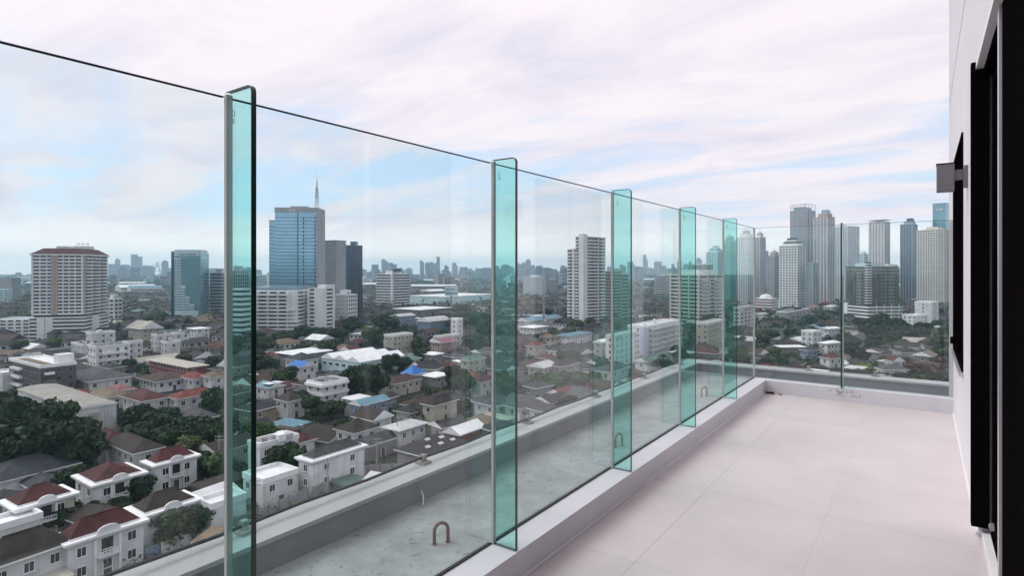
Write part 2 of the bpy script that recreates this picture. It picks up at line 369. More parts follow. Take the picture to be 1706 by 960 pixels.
# lightning cable on the parapet, with its clamps
def cable(label, pts, clamps):
    r = tag(obj('lightning_cable', MB().tube(pts, .011, 'cable_black', 6).mesh('lightning_cable')), label, 'cable')
    for p in clamps:
        cm = MB().box(-.05, .05, -.045, .045, 0, .02, 'galvanised').box(-.022, .022, -.02, .02, .02, .075, 'galvanised').bar((0,0,.05), (0,.05,.06), .008, 'galvanised')
        obj('clamp', cm.mesh('clamp'), r, p)
cxl = PX-pw*.72
cable('black lightning cable running along the side parapet outside the glass', [(cxl, YN, PT+.05)]+[(cxl, y0, PT+.05+(.0 if k % 2 else -.012)) for k, y0 in enumerate(np.arange(-2.6, PY+.1, .55))]+[(cxl, PY+pw*.72, PT+.05)],
      [(cxl, y0, PT) for y0 in (.4, 1.95, 3.5, 5.05, 6.6, 8.15, 9.7)])
cable('black lightning cable across the end parapet beyond the far glass', [(cxl+.02, PY+pw*.72, PT+.055)]+[(x0, PY+pw*.72, PT+.05+(.008 if k % 2 else 0)) for k, x0 in enumerate(np.arange(PX+.1, WX, .5))],
      [(x0, PY+pw*.72, PT) for x0 in (-2.7, -1.5, -.6)])
# steel anchor loops in the ledge
def loop(p, rz, label, h=.155, w_=.046):
    pts = [(-w_, 0, -.02), (-w_, 0, h*.45)]+[(-w_*math.cos(a), 0, h*.55+w_*1.1*math.sin(a)) for a in np.linspace(.15, math.pi-.15, 9)]+[(w_, 0, h*.45), (w_, 0, -.02)]
    r = tag(obj('anchor_loop', MB().tube(pts, .0115, 'rusty_steel', 8).mesh('anchor_loop', True), None, p, rz), label, 'anchor', 'anchor loops in the outer ledge')
    for s in (-1, 1): obj('base_collar', MB().bar((s*w_, 0, -.002), (s*w_, 0, .006), .017, 'rusty_steel', 10).mesh('base_collar'), r)
for (px, py), rz, lb in (((735, 906), 1.0, 'rusty steel anchor loop on the ledge, nearest of the three'), ((1031, 745), 1.2, 'rusty steel anchor loop on the ledge, middle one of three'), ((1173, 661), 1.0, 'rusty steel anchor loop on the ledge, farthest of the three')):
    p = at(px, py, LZ); loop(p, rz, lb)
pl = at(705, 843, LZ); ps = MB().tube([(0,0,.003), (.03,.06,.05), (.02,.1,.09), (.05,.14,.12)], .006, 'plastic_white', 5)
tag(obj('plastic_strip', ps.mesh('plastic_strip'), None, pl, 1.2), 'thin white plastic strip sticking up from the grey ledge', 'plastic strip')
dl = MB(); rr = random.Random(4)
for k in range(14):
    x0, y0 = rr.gauss(0, .05), rr.gauss(0, .02); dl.bar((x0, y0, .004), (x0+rr.uniform(-.03,.03), y0+rr.uniform(-.03,.03), rr.uniform(.006,.02)), .006, 'leaf_litter', 5)
p = at(1275, 655, ZF); tag(obj('leaf_litter', dl.mesh('leaf_litter'), None, (KX+.09, KY-.05, ZF)), 'small dark leaf litter in the far floor corner', 'litter', kind='stuff')

# glass: panels and fins
glass_mat('panel_glass', (.960, .993, .991), 1.38, film=.004)
glass_mat('fin_glass', (.72, .94, .905), 1.4, film=.001)
TH = .012
def panel_side(y0, y1, label):
    r = tag(obj('glass_screen', MB().box(GX-TH, GX, y0+.006, y1-.006, ZK+.006, ZT-.003, 'panel_glass').mesh('glass_screen')), label, 'glass screen', 'glass screens of the railing')
    obj('top_edge', MB().box(GX-TH, GX, y0+.006, y1-.006, ZT-.003, ZT, 'dark_edge').mesh('top_edge'), r)
    obj('bottom_gasket', MB().box(GX-TH-.003, GX+.005, y0+.006, y1-.006, ZK, ZK+.006, 'cable_black').mesh('bottom_gasket'), r)
FY = [-.39, .95, 2.29, 3.63, 4.97, 6.31]
def rounded(w_, z0, z1, r=.022, n=5):   # outline of a fin: width along +a, rounded upper inner corner
    pts = [(0, z0), (w_, z0)]
    for k in range(n+1):
        a = math.pi/2*k/n; pts.append((w_-r+r*math.cos(a), z1-r+r*math.sin(a)))
    pts.append((0, z1)); return pts
def fin(p, along_x, label, w_=.142, t_=.015):
    out = rounded(w_, ZK+.004, ZT+.012); me = MB()
    inner = rounded(w_-.003, ZK+.004, ZT+.0095)
    def solid(pts, tt, mat):
        b = MB(); k = len(pts)
        A = [((q[0], -tt/2, q[1]) if along_x else (tt/2, -q[0], q[1])) for q in pts]; Bq = [((q[0], tt/2, q[1]) if along_x else (-tt/2, -q[0], q[1])) for q in pts]
        b.face(A, mat); b.face(Bq[::-1], mat); return b, A, Bq
    b, _, _ = solid(inner, t_, 'fin_glass')
    r = tag(obj('glass_fin', b.mesh('glass_fin'), None, p), label, 'glass fin', 'glass fins bracing the railing')
    e = MB(); k = len(out)      # polished dark edge all round
    def P(q, s): return (q[0], s*t_/2, q[1]) if along_x else (s*t_/2, -q[0], q[1])
    for i in range(k-1):
        q0, q1, i0, i1 = out[i], out[i+1], inner[i], inner[i+1]
        e.face([P(q0,-1), P(q0,1), P(q1,1), P(q1,-1)], 'dark_edge')
        for s in (-1, 1): e.face([P(q0,s), P(q1,s), P(i1,s), P(i0,s)], 'dark_edge')
    obj('polished_edge', e.mesh('polished_edge'), r)
    j = MB()
    if along_x: j.box(-.004, .010, -t_/2-.002, t_/2+.002, ZK, ZT+.004, 'silicone')
    else: j.box(-t_/2-.003, t_/2+.003, -.004, .007, ZK, ZT+.004, 'silicone')
    obj('silicone_joint', j.mesh('silicone_joint'), r)
    if along_x:      # small etched safety-glass stamp near the top
        s = MB(); zz = ZT-.06
        ring = [(.045+.007*math.cos(a), -t_/2-.0006, zz+.009*math.sin(a)) for a in np.linspace(0, 2*math.pi, 13)]
        s.tube(ring, .0009, 'lamp_grey', 4)
        for q in range(3): s.box(.039, .052, -t_/2-.001, -t_/2-.0004, zz-.018-q*.006, zz-.0155-q*.006, 'lamp_grey')
        obj('etched_stamp', s.mesh('etched_stamp'), r)
edges = [-1.73]+FY+[GY]
for i in range(len(edges)-1):
    names = ['clear glass railing panel before the nearest fin, beside the viewer', 'large clear glass panel running from the frame edge to the tall near fin',
             'clear glass panel with the blue office tower behind it', 'clear milky glass panel with the stepped beige condominium behind it',
             'clear glass panel with the low white apartment block behind it', 'narrow glass panel with the grid balcony condominium behind it', 'last side glass panel meeting the far corner']
    panel_side(edges[i]+.004, edges[i+1]-.004, names[i])
fnames = ['green glass fin beside the viewer, before the first in view', 'tallest green glass fin with black edge, nearest in view', 'green glass fin between the office tower and the beige condominium',
          'green glass fin just beyond the beige condominium tower', 'green glass fin over the striped condominium, fourth in view', 'shortest green glass fin, last before the far corner']
for y0, lb in zip(FY, fnames): fin((GX+.004, y0, 0), True, lb)
XE = -.77
def panel_end(x0, x1, label):
    r = tag(obj('glass_screen', MB().box(x0+.006, x1-.006, GY, GY+TH, ZK+.006, ZT-.003, 'panel_glass').mesh('glass_screen')), label, 'glass screen', 'glass screens of the railing')
    obj('top_edge', MB().box(x0+.006, x1-.006, GY, GY+TH, ZT-.003, ZT, 'dark_edge').mesh('top_edge'), r)
    obj('bottom_gasket', MB().box(x0+.006, x1-.006, GY-.005, GY+TH+.003, ZK, ZK+.006, 'silicone').mesh('bottom_gasket'), r)
panel_end(GX, XE, 'clear end glass panel from the far corner to the dark upright')
panel_end(XE, WX-.03, 'clear end glass panel between the dark upright and the house wall')
fin((XE, GY-.004, 0), False, 'end glass fin seen edge on as a thin black upright', .14, .016)
cj = MB().box(GX-.014, GX+.006, GY-.006, GY+.014, ZK, ZT, 'silicone')
tag(obj('corner_joint', cj.mesh('corner_joint')), 'pale silicone corner joint where side and end glass meet', 'joint')
cj = MB().box(WX-.035, WX, GY-.008, GY+.022, ZK, ZT, 'aluminium').box(WX-.03, WX-.022, GY-.014, GY-.008, ZK, ZT, 'silicone')
tag(obj('wall_channel', cj.mesh('wall_channel')), 'slim metal channel fixing the end glass to the house wall', 'channel')

# house wall with its door and window openings
DY1, DZ = 4.22, EYE+1.17         # far jamb of the door, head of the door
WY0, WY1, WZ0, WZ1 = 5.75, 7.45, EYE-.80, EYE+1.08
GZ = EYE+2.03
wl = MB()
def wseg(y0, y1, z0, z1): wl.box(WX, WX+.26, y0, y1, z0, z1, 'wall_paint')
wseg(DY1, WY0, ZF-.1, DZ); wseg(WY1, YWE, LZ-.1, DZ); wseg(WY0, WY1, ZF-.1, WZ0); wseg(WY0, WY1, WZ1, DZ)
wseg(YN-3, YWE, DZ, GZ-.012); wseg(YN-3, YWE, GZ+.012, EYE+7)
wl.box(WX+.02, WX+.26, YN-3, YWE-.02, GZ-.012, GZ+.012, 'black_metal')
struct('house_wall', wl)
struct('wall_base_seal', MB().box(WX-.012, WX, DY1, KY, ZF+.001, ZF+.012, 'trim_white'))
# window in the wall
wr = obj('wall_window', None, None, (WX, WY0, WZ0)); tag(wr, 'tall dark-framed window in the white house wall by the lamp', 'window')
wh, wd = WZ1-WZ0, WY1-WY0
fr = MB().box(-.012, .05, 0, .05, 0, wh, 'black_metal').box(-.012, .05, wd-.05, wd, 0, wh, 'black_metal').box(-.012, .05, .05, wd-.05, 0, .05, 'black_metal').box(-.012, .05, .05, wd-.05, wh-.05, wh, 'black_metal').box(-.008, .045, wd*.5-.03, wd*.5+.03, .05, wh-.05, 'black_metal')
obj('frame', fr.mesh('frame'), wr)
for k in range(2): obj('pane', MB().box(.02, .026, .05 if k == 0 else wd*.5+.03, wd*.5-.03 if k == 0 else wd-.05, .05, wh-.05, 'dark_glazing').mesh('pane'), wr)
obj('sill', MB().box(-.028, .0, -.02, wd+.02, -.035, -.002, 'aluminium').mesh('sill'), wr)
obj('latch', MB().box(-.035, -.013, wd-.04, wd-.015, .05, .12, 'black_metal').mesh('latch'), wr)
# wall light
wlr = obj('wall_light', None, None, (WX, 5.2, EYE+.66)); tag(wlr, 'grey box wall light on a short arm beside the window', 'wall light')
obj('back_plate', MB().box(-.022, 0, -.05, .05, -.075, .075, 'lamp_grey').mesh('back_plate'), wlr)
obj('arm', MB().box(-.075, -.022, -.025, .025, -.02, .05, 'lamp_grey').mesh('arm'), wlr)
lb_ = MB().box(-.178, -.075, -.045, .045, -.10, .10, 'lamp_grey'); obj('lamp_box', lb_.mesh('lamp_box'), wlr)
bv = wlr.children[-1].modifiers.new('bevel', 'BEVEL'); bv.width = .006; bv.segments = 2
obj('lamp_rim', MB().box(-.181, -.072, -.048, .048, .094, .101, 'black_metal').mesh('lamp_rim'), wlr)
# sliding door: dark aluminium frame, far jamb standing proud of the wall, near leaf
dr = obj('sliding_door', None, None, (WX, 0, ZF)); tag(dr, 'tall black aluminium sliding door at the picture edge', 'door')
dh = DZ-ZF
obj('jamb', MB().box(-.035, .045, DY1-.06, DY1+.002, .06, dh-.004, 'black_metal').mesh('jamb'), dr)
obj('head_frame', MB().box(.02, .10, -3, DY1-.06, dh-.09, dh-.012, 'black_metal').mesh('head_frame'), dr)
obj('head_trim', MB().box(-.014, .02, -3, DY1+.01, dh-.045, dh-.004, 'trim_white').mesh('head_trim'), dr)
obj('threshold', MB().box(.015, .16, -3, DY1, -.02, .03, 'trim_white').mesh('threshold'), dr)
obj('track', MB().box(.05, .15, -3, DY1-.06, .03, .05, 'black_metal').mesh('track'), dr)
lf = obj('far_leaf', MB().box(.055, .10, DY1-.14, DY1-.06, .05, dh-.09, 'black_metal').box(.055, .10, 3.05, 3.12, .05, dh-.09, 'black_metal').box(.055, .10, 3.12, DY1-.14, .05, .14, 'black_metal').box(.055, .10, 3.12, DY1-.14, dh-.17, dh-.09, 'black_metal').mesh('far_leaf'), dr)
obj('pane', MB().box(.075, .083, 3.12, DY1-.14, .14, dh-.17, 'dark_glazing').mesh('pane'), lf)
obj('roller', MB().bar((.05, DY1-.2, .12), (.05, DY1-.17, .12), .018, 'aluminium', 10).mesh('roller'), lf)
nl = obj('near_leaf', MB().box(.018, .05, 2.1, 3.20, .05, dh-.012, 'black_metal').mesh('near_leaf'), dr)
obj('edge_strip', MB().box(.008, .055, 3.201, 3.26, .035, dh-.03, 'aluminium').mesh('edge_strip'), nl)
obj('near_panel', MB().box(.02, .05, -3, 2.1, .05, dh-.012, 'black_metal').mesh('near_panel'), nl)
bpart('backing', dr, .17, .2, -3, DY1, 0, dh, 'black_metal')
# ------------------------------------------------------------------ ground
m, t, b = new_mat('city_ground'); n = t.nodes; l = t.links
geo = n.new('ShaderNodeNewGeometry')
def gnoise(s, d):
    q = n.new('ShaderNodeTexNoise'); q.inputs['Scale'].default_value = s; q.inputs['Detail'].default_value = d; q.inputs['Roughness'].default_value = .65
    l.new(geo.outputs['Position'], q.inputs['Vector']); return q.outputs[0]
c1 = n.new('ShaderNodeValToRGB'); e = c1.color_ramp.elements
e[0].position = .38; e[0].color = (.014, .022, .012, 1); e[1].position = .66; e[1].color = (.048, .047, .044, 1); l.new(gnoise(.035, 8), c1.inputs[0])
c2 = n.new('ShaderNodeMapRange'); c2.inputs[3].default_value = .5; c2.inputs[4].default_value = 1.5; l.new(gnoise(.6, 4), c2.inputs[0])
s = n.new('ShaderNodeVectorMath'); s.operation = 'SCALE'; l.new(c1.outputs[0], s.inputs[0]); l.new(c2.outputs[0], s.inputs['Scale']); l.new(s.outputs[0], b.inputs['Base Color']); b.inputs['Roughness'].default_value = .95
MATS['city_ground'] = m
GR = 7000
gp = MB(); gp.face([(GR*math.cos(a), GR*math.sin(a), 0) for a in np.linspace(0, 2*math.pi, 65)[:-1]], 'city_ground')
struct('ground', gp)
def road(pix, wd):
    ps = [at(*p) for p in pix]; b_ = MB()
    for a, c in zip(ps[:-1], ps[1:]):
        d = (c-a).normalized(); q = Vector((-d.y, d.x, 0))*wd/2; a = a-d*wd*.3; c = c+d*wd*.3
        b_.face([(*(a+q).xy, 0), (*(a-q).xy, 0), (*(c-q).xy, 0), (*(c+q).xy, 0)][::-1], 'road_asphalt')
    o = struct('road', b_, (0, 0, .012+.004*len([x for x in C.objects if x.name.startswith('road')])))
road([(180, 960), (345, 880), (520, 800), (640, 755), (830, 690)], 6)
road([(240, 800), (330, 765), (420, 735), (560, 700), (760, 650), (880, 610)], 5)
road([(20, 700), (200, 690), (380, 640), (600, 600), (800, 560)], 6)
road([(1250, 640), (1320, 560), (1400, 532)], 7)

# ------------------------------------------------------------------ buildings: a local frame at the near corner
HAZE = .00017
HAND = []       # picture rectangles of surveyed buildings, kept free of filler
FOOT = []       # footprints (x, y, radius)
LMK = []        # landmarks used in descriptions: (phrase, px, py)
class B: pass
def survey(name, label, cat, xl, xm, xr, y, h=None, yb=None, alpha=None, maxs=70, group=None, lm=None, keep=1.0, minL=5):
    """near vertical edge seen at bearing xm, left and right faces reaching bearings xl and xr; eave/top at y"""
    D = 50*F/(yb-HOR) if yb else (EYE-h)*F/(y-HOR)
    H = EYE-(y-HOR)*D/F if h is None else h
    r = ray(xm); P = Vector((r[0]*D, r[1]*D, 0)); v = Vector(r).normalized(); u = Vector((v.y, -v.x))
    if alpha is None:
        alpha = math.degrees(math.acos(max(-1, min(1, u.x))))      # parallel to the street grid
        alpha = max(17, min(73, alpha))
    al = math.radians(alpha); ex = u*math.cos(al)-v*math.sin(al); ey = u*math.sin(al)+v*math.cos(al)
    def hit(px, d):      # distance along d from P to the bearing px
        a = ray(px); den = d.x*a[1]-d.y*a[0]
        return -(P.x*a[1]-P.y*a[0])/den
    L = hit(xl, -ex) if xl < xm else 0; W = hit(xr, ey) if xr > xm else 0
    L = L if 1 < L < maxs else (maxs if L <= 0 or L > maxs else 1); W = W if 1 < W < maxs else (maxs if W <= 0 or W > maxs else 1)
    L, W = max(L, minL), max(W, minL)
    b = B(); b.L, b.W, b.H, b.D = L, W, H, D
    b.o = obj(name, None, None, P, math.atan2(ex.y, ex.x)); b.ex, b.ey, b.P = ex, ey, P
    if label: tag(b.o, label, cat, group)
    yb_ = HOR+50*F/D
    HAND.append((xl-2, xr+2, y-(yb_-y)*.35, y+(yb_-y)*keep*.55, D))
    c = P-Vector((*ex, 0))*L/2+Vector((*ey, 0))*W/2; b.c = c
    for i in range(3):
        for j in range(3):
            q = P-Vector((*ex, 0))*L*(i+.5)/3+Vector((*ey, 0))*W*(j+.5)/3; FOOT.append((q.x, q.y, max(L, W)/6*1.1))
    if lm: LMK.append((lm, (xl+xr)/2, (y+min(yb_, y+90))/2))
    return b
def W_(mat_frame='trim_white', mat_glass='window_glass', w=1.2, h=1.3, sill=True, axis='y'):
    """a window: frame standing proud, pane set back in it, a sill; facing -y or +x"""
    k = ('w', mat_frame, mat_glass, round(w, 1), round(h, 1), sill, axis)
    if k in CACHE: return CACHE[k]
    b = MB(); fw = .09
    def bx(a0, a1, d0, d1, z0, z1, mm):
        if axis == 'y': b.box(a0, a1, -d1, -d0, z0, z1, mm)
        else: b.box(d0, d1, a0, a1, z0, z1, mm)
    bx(-w/2, w/2, -.05, .02, 0, h, mat_glass)
    bx(-w/2-fw, -w/2, -.05, .10, -fw, h+fw, mat_frame); bx(w/2, w/2+fw, -.05, .10, -fw, h+fw, mat_frame)
    bx(-w/2, w/2, -.05, .10, h, h+fw, mat_frame); bx(-.03, .03, .021, .06, 0, h, mat_frame)
    if sill: bx(-w/2-.15, w/2+.15, -.05, .2, -fw-.08, -fw*.2, mat_frame)
    CACHE[k] = b.mesh('window'); return CACHE[k]
def windows(b, z0, floors, fh, pitch=3.2, w=1.3, h=1.3, faces='LR', frame='trim_white', glass='window_glass', sillz=.9, L=None, Wd=None, x1=0, y0=0, skip=0.0, seed=0, parent=None):
    rr = random.Random(seed+int(b.L*100)); par = parent or b.o
    for f in faces:
        ln = (L or b.L) if f == 'L' else (Wd or b.W); n_ = max(1, int((ln-.8)/pitch)); ww = min(w, ln/n_*.62)
        me = W_(frame, glass, ww, h, True, 'y' if f == 'L' else 'x')
        for fl in range(floors):
            for i in range(n_):
                if rr.random() < skip: continue
                a = (i+.5)*ln/n_; z = z0+fl*fh+sillz
                obj('window', me, par, (x1-ln+a, y0, z) if f == 'L' else (x1, y0+a, z))
def hip(L, W, oh, rh, mat, fascia='trim_white', gable=False, ridge_x=None, th=.28):
    """roof over x in [-L,0], y in [0,W]"""
    x0, x1, y0, y1 = -L-oh, oh, -oh, W+oh; b = MB(); b.box(x0+.1, x1-.1, y0+.1, y1-.1, -.06, .0, fascia)
    e = [(x0,y0),(x1,y0),(x1,y1),(x0,y1)]
    for i in range(4):
        a, c = e[i], e[(i+1) % 4]; b.face([(*a, 0), (*c, 0), (*c, th), (*a, th)], fascia)
    lx, ly = x1-x0, y1-y0
    if ridge_x is None: ridge_x = lx >= ly
    if ridge_x:
        ins = 0 if gable else min(ly/2, lx*.42); r0, r1 = (x0+ins, (y0+y1)/2), (x1-ins, (y0+y1)/2)
        A, D_, Bq, Cq = e[0], e[3], e[1], e[2]
        b.face([(*A, th), (*Bq, th), (*r1, rh), (*r0, rh)], mat); b.face([(*Cq, th), (*D_, th), (*r0, rh), (*r1, rh)], mat)
        fm = fascia if gable else mat
        b.face([(*Bq, th), (*Cq, th), (*r1, rh)], fm); b.face([(*D_, th), (*A, th), (*r0, rh)], fm)
    else:
        ins = 0 if gable else min(lx/2, ly*.42); r0, r1 = ((x0+x1)/2, y0+ins), ((x0+x1)/2, y1-ins)
        b.face([(*e[1], th), (*e[2], th), (*r1, rh), (*r0, rh)], mat); b.face([(*e[3], th), (*e[0], th), (*r0, rh), (*r1, rh)], mat)
        fm = fascia if gable else mat
        b.face([(*e[0], th), (*e[1], th), (*r0, rh)], fm); b.face([(*e[2], th), (*e[3], th), (*r1, rh)], fm)
    if not gable: b.bar((*r0, rh+.02), (*r1, rh+.02), .13, mat, 5)
    return b
def vault(L, W, oh, rise, mat, along_x=True, n_=8):
    b = MB(); x0, x1, y0, y1 = -L-oh, oh, -oh, W+oh
    pr = [(i/n_, rise*math.sin(math.pi*(.12+.76*i/n_))-rise*math.sin(math.pi*.12)+.25) for i in range(n_+1)]
    for (a, za), (c, zc_) in zip(pr[:-1], pr[1:]):
        if along_x: b.face([(x0, y0+a*(y1-y0), za), (x1, y0+a*(y1-y0), za), (x1, y0+c*(y1-y0), zc_), (x0, y0+c*(y1-y0), zc_)], mat)
        else: b.face([(x0+a*(x1-x0), y0, za), (x0+c*(x1-x0), y0, zc_), (x0+c*(x1-x0), y1, zc_), (x0+a*(x1-x0), y1, za)], mat)
    if along_x:
        b.face([(x1, y0, 0)]+[(x1, y0+a*(y1-y0), z) for a, z in pr]+[(x1, y1, 0)], 'trim_white'); b.face([(x0, y1, 0)]+[(x0, y0+a*(y1-y0), z) for a, z in pr[::-1]]+[(x0, y0, 0)], 'trim_white')
    else:
        b.face(([(x0, y0, 0)]+[(x0+a*(x1-x0), y0, z) for a, z in pr]+[(x1, y0, 0)])[::-1], 'trim_white'); b.face([(x0, y1, 0)]+[(x0+a*(x1-x0), y1, z) for a, z in pr]+[(x1, y1, 0)], 'trim_white')
    b.box(x0, x1, y0, y1, -.05, .0, 'trim_white'); return b
def clutter(b, z, n_, seed, mats=('trim_white', 'grey_wall', 'aluminium')):
    rr = random.Random(seed)
    for i in range(n_):
        s_ = rr.uniform(1, 2.6); x0 = -rr.uniform(.15, .8)*b.L; y0 = rr.uniform(.15, .75)*b.W
        k = rr.random()
        if k < .35:
            obj('water_tank', MB().bar((0,0,.4), (0,0,.4+s_*.8), s_*.38, rr.choice(mats), 10).box(-.3,.3,-.3,.3,0,.4,'grey_wall').mesh('water_tank'), b.o, (x0, y0, z))
        elif k < .7: bpart('roof_box', b.o, x0, x0+s_*1.3, y0, y0+s_, z, z+s_*.8, rr.choice(mats))
        else: bpart('vent_unit', b.o, x0, x0+1.1, y0, y0+.9, z, z+.9, 'aluminium')
def parapet_roof(b, z, mat='white_roof', rim='trim_white', hgt=.9, L=None, Wd=None):
    L, W = L or b.L, Wd or b.W
    obj('roof', MB().box(-L+.25, -.25, .25, W-.25, 0, .18, mat).mesh('roof'), b.o, (0, 0, z))
    r = MB().box(-L-.15, .15, -.15, .25, -.3, hgt, rim).box(-L-.15, .15, W-.25, W+.15, -.3, hgt, rim).box(-L-.15, -L+.25, .25, W-.25, -.3, hgt, rim).box(-.25, .15, .25, W-.25, -.3, hgt, rim)
    obj('parapet', r.mesh('parapet'), b.o, (0, 0, z))
HK = [0]
def house(label, xl, xm, xr, y, h, roof='hip', rc='brown_roof', wc='white_wall', rh=None, name='house', cat='house', floors=None, win=True, oh=.7, lm=None, group=None, alpha=None, pitch=3.0, extra=0, gable_x=None, keep=1.0, maxs=60, frame='trim_white', wsz=(1.2, 1.4), door=True):
    HK[0] += 1
    b = survey(name, label, cat, xl, xm, xr, y, h=h, alpha=alpha, lm=lm, group=group, keep=keep, maxs=maxs)
    L, W = b.L, b.W; bpart('wall', b.o, -L, 0, 0, W, 0, h-.02, wc)
    if rh is None: rh = min(L, W)*.26+.4
    if roof == 'hip': obj('roof', hip(L, W, oh, rh, rc).mesh('roof'), b.o, (0, 0, h))
    elif roof == 'gable': obj('roof', hip(L, W, oh, rh, rc, gable=True, ridge_x=gable_x).mesh('roof'), b.o, (0, 0, h))
    elif roof == 'vault': obj('roof', vault(L, W, oh, rh, rc, gable_x if gable_x is not None else L > W).mesh('roof'), b.o, (0, 0, h))
    elif roof == 'slab':       # thin, slightly pitched sheet roof on a light frame
        me = MB(); me.frustum((-L-oh, oh, -oh, W+oh), 0, (-L-oh+.3, oh-.3, -oh+.3, W+oh-.3), .35, rc); obj('roof', me.mesh('roof'), b.o, (0, 0, h))
    elif roof == 'flat': parapet_roof(b, h, rc)
    elif roof == 'inset':      # hip roof behind a white cornice
        obj('cornice', MB().frustum((-L-.2, .2, -.2, W+.2), -.5, (-L-.7, .7, -.7, W+.7), .1, 'trim_white').box(-L-.7, .7, -.7, W+.7, .1, .45, 'trim_white').mesh('cornice'), b.o, (0, 0, h))
        obj('roof', hip(L-.9, W-.9, .1, rh, rc).mesh('roof'), b.o, (-.45, .45, h+.45))
    fl = floors or max(1, int(h/3.1))
    if win: windows(b, h-fl*3.1-.1, fl, 3.1, pitch, wsz[0], wsz[1], frame=frame, skip=.08, seed=HK[0])
    if door:
        obj('door', MB().box(0, .12, -.6, .6, 0, 2.3, 'dark_wall').box(.0, .16, -.75, -.6, 0, 2.45, 'trim_white').box(.0, .16, .6, .75, 0, 2.45, 'trim_white').mesh('door'), b.o, (0, W*.5, 0))
    if extra: clutter(b, h+.2, extra, HK[0])
    return b

M('hall_roof', (.30, .285, .26), .7, .25, .3)
# ---- the nearest rows of villas (bottom of the view)
def villa_front(b, h, seed):
    """centre bay of a villa: balustraded balcony, pilasters, small pediment over the cornice"""
    W = b.W; c = W*.5; bw = min(3.2, W*.3)
    pd = MB(); pts = [(-bw*.6, 0)]+[(bw*.5*math.cos(a), .35+bw*.28*math.sin(a)) for a in np.linspace(math.pi, 0, 9)]+[(bw*.6, 0)]
    fr_ = [(.62, c+p, h+.4+q) for p, q in pts]; bk = [(.25, c+p, h+.4+q) for p, q in pts]
    pd.face(fr_, 'trim_white'); pd.face(bk[::-1], 'trim_white')
    for i in range(len(pts)-1): pd.face([fr_[i], bk[i], bk[i+1], fr_[i+1]], 'trim_white')
    obj('pediment', pd.mesh('pediment'), b.o)
    for s_ in (-1, 1): bpart('pilaster', b.o, .0, .35, c+s_*bw*.55-.18, c+s_*bw*.55+.18, 0, h-.5, 'trim_white')
    bl = bpart('balcony', b.o, .0, 1.1, c-bw*.5, c+bw*.5, h-3.3, h-3.05, 'trim_white')
    bal = MB().box(1.0, 1.1, -bw*.5, bw*.5, .85, 1.0, 'trim_white')
    for i in range(7): bal.box(1.02, 1.08, -bw*.48+i*bw*.155, -bw*.48+i*bw*.155+.12, .25, .85, 'trim_white')
    obj('balustrade', bal.mesh('balustrade'), bl, (0, bw*.5, 0))
    obj('arched_door', MB().box(.0, .09, -.8, .8, 0, 2.3, 'window_glass').prism([(0,-.8),(.09,-.8),(.09,.8),(0,.8)], 2.3, 2.7, 'window_glass').mesh('arched_door'), b.o, (0.01, c, h-3.0))
V = 'villas in the near rows'
b = house('white villa with patchy brown hip roof, cut by the bottom frame edge', -40, -22, 112, 952, 7, rc='brown_roof', rh=3.2, lm='the brown-roofed corner villa', group=V, keep=1.2)
b = house('white villa with maroon roof and pediment, lowest in the row', 94, 113, 239, 911, 7, 'inset', 'maroon_roof', lm='the lowest maroon-roofed villa', group=V, rh=2.4); villa_front(b, 7, 1)
bpart('terrace_wall', b.o, -1, 3.2, -3.6, -.1, 0, 3.6, 'cream_wall')
b = house('cream villa with maroon roof and triangular gable, half behind a round tree', 4, 27, 124, 852, 6.5, 'inset', 'maroon_roof', 'cream_wall', group=V, rh=2.4, lm='the cream villa'); villa_front(b, 6.5, 2)
b = house('white villa with maroon roof and round pediment, middle of its row', 126, 156, 240, 812, 6.5, 'inset', 'maroon_roof', group=V, rh=2.4, lm='the middle maroon-roofed villa'); villa_front(b, 6.5, 3)
b = house('white villa with maroon roof and dark red door, highest of its row', 240, 257, 328, 779, 6.5, 'inset', 'maroon_roof', group=V, rh=2.4, lm='the upper maroon-roofed villa'); villa_front(b, 6.5, 4)
b = house('white villa with brown roof and arched dormer beside the lane', 214, 239, 330, 864, 6.5, 'inset', 'brown_roof', group=V, rh=2.4, lm='the brown-roofed lane villa'); villa_front(b, 6.5, 5)
b = house('white flat-roofed annex with ladder-like vents behind the tall fin', 334, 352, 410, 848, 6.0, 'flat', 'white_roof', 'white_wall', lm='the white annex')
b = house('white flat deck house with low rim behind the corner villa', -25, -6, 70, 884, 5.5, 'flat', 'white_roof', keep=.5)
b = house('long shed with dark slate hip roof under the big dark trees', -40, -8, 126, 806, 4.5, rc='slate_roof', rh=3.0, oh=1.0, lm='the slate-roofed shed', win=False, maxs=70, keep=.8)
b = house('small lean-to with slate roof below the long slate shed', 28, 60, 116, 818, 3.2, rc='slate_roof', rh=1.6, win=False, keep=.6)
b = house('white house with purple brown hip roof beside the blank white hall', 148, 176, 216, 741, 6, rc='maroon_roof', rh=2.4)
b = house('white house with broad dark brown roof behind the upper villa', 178, 224, 270, 757, 6, rc='brown_roof', rh=2.6)
b = house('big blank white hall with beige barrel roof and lattice windows', 30, 124, 194, 684, 10, 'vault', 'hall_roof', rh=.9, win=False, name='hall', cat='hall', lm='the blank white hall', maxs=80, oh=.3, door=False)
for z0 in (2.4, 4.7, 7.0):
    g = MB().box(0, .08, -1.3, 1.3, 0, 1.9, 'cream_wall')
    for q in range(6): g.box(.08, .12, -1.3+q*.5, -1.22+q*.5, 0, 1.9, 'tan_wall')
    obj('lattice_window', g.mesh('lattice_window'), b.o, (0.01, b.W*.45, z0-.6))
b = house('dark grey apartment block with bright white roof deck', 15, 68, 127, 613, 14, 'flat', 'white_roof', 'dark_wall', name='apartment_block', cat='apartment block', floors=4, lm='the dark grey apartment block', pitch=2.7, frame='grey_wall', door=False)
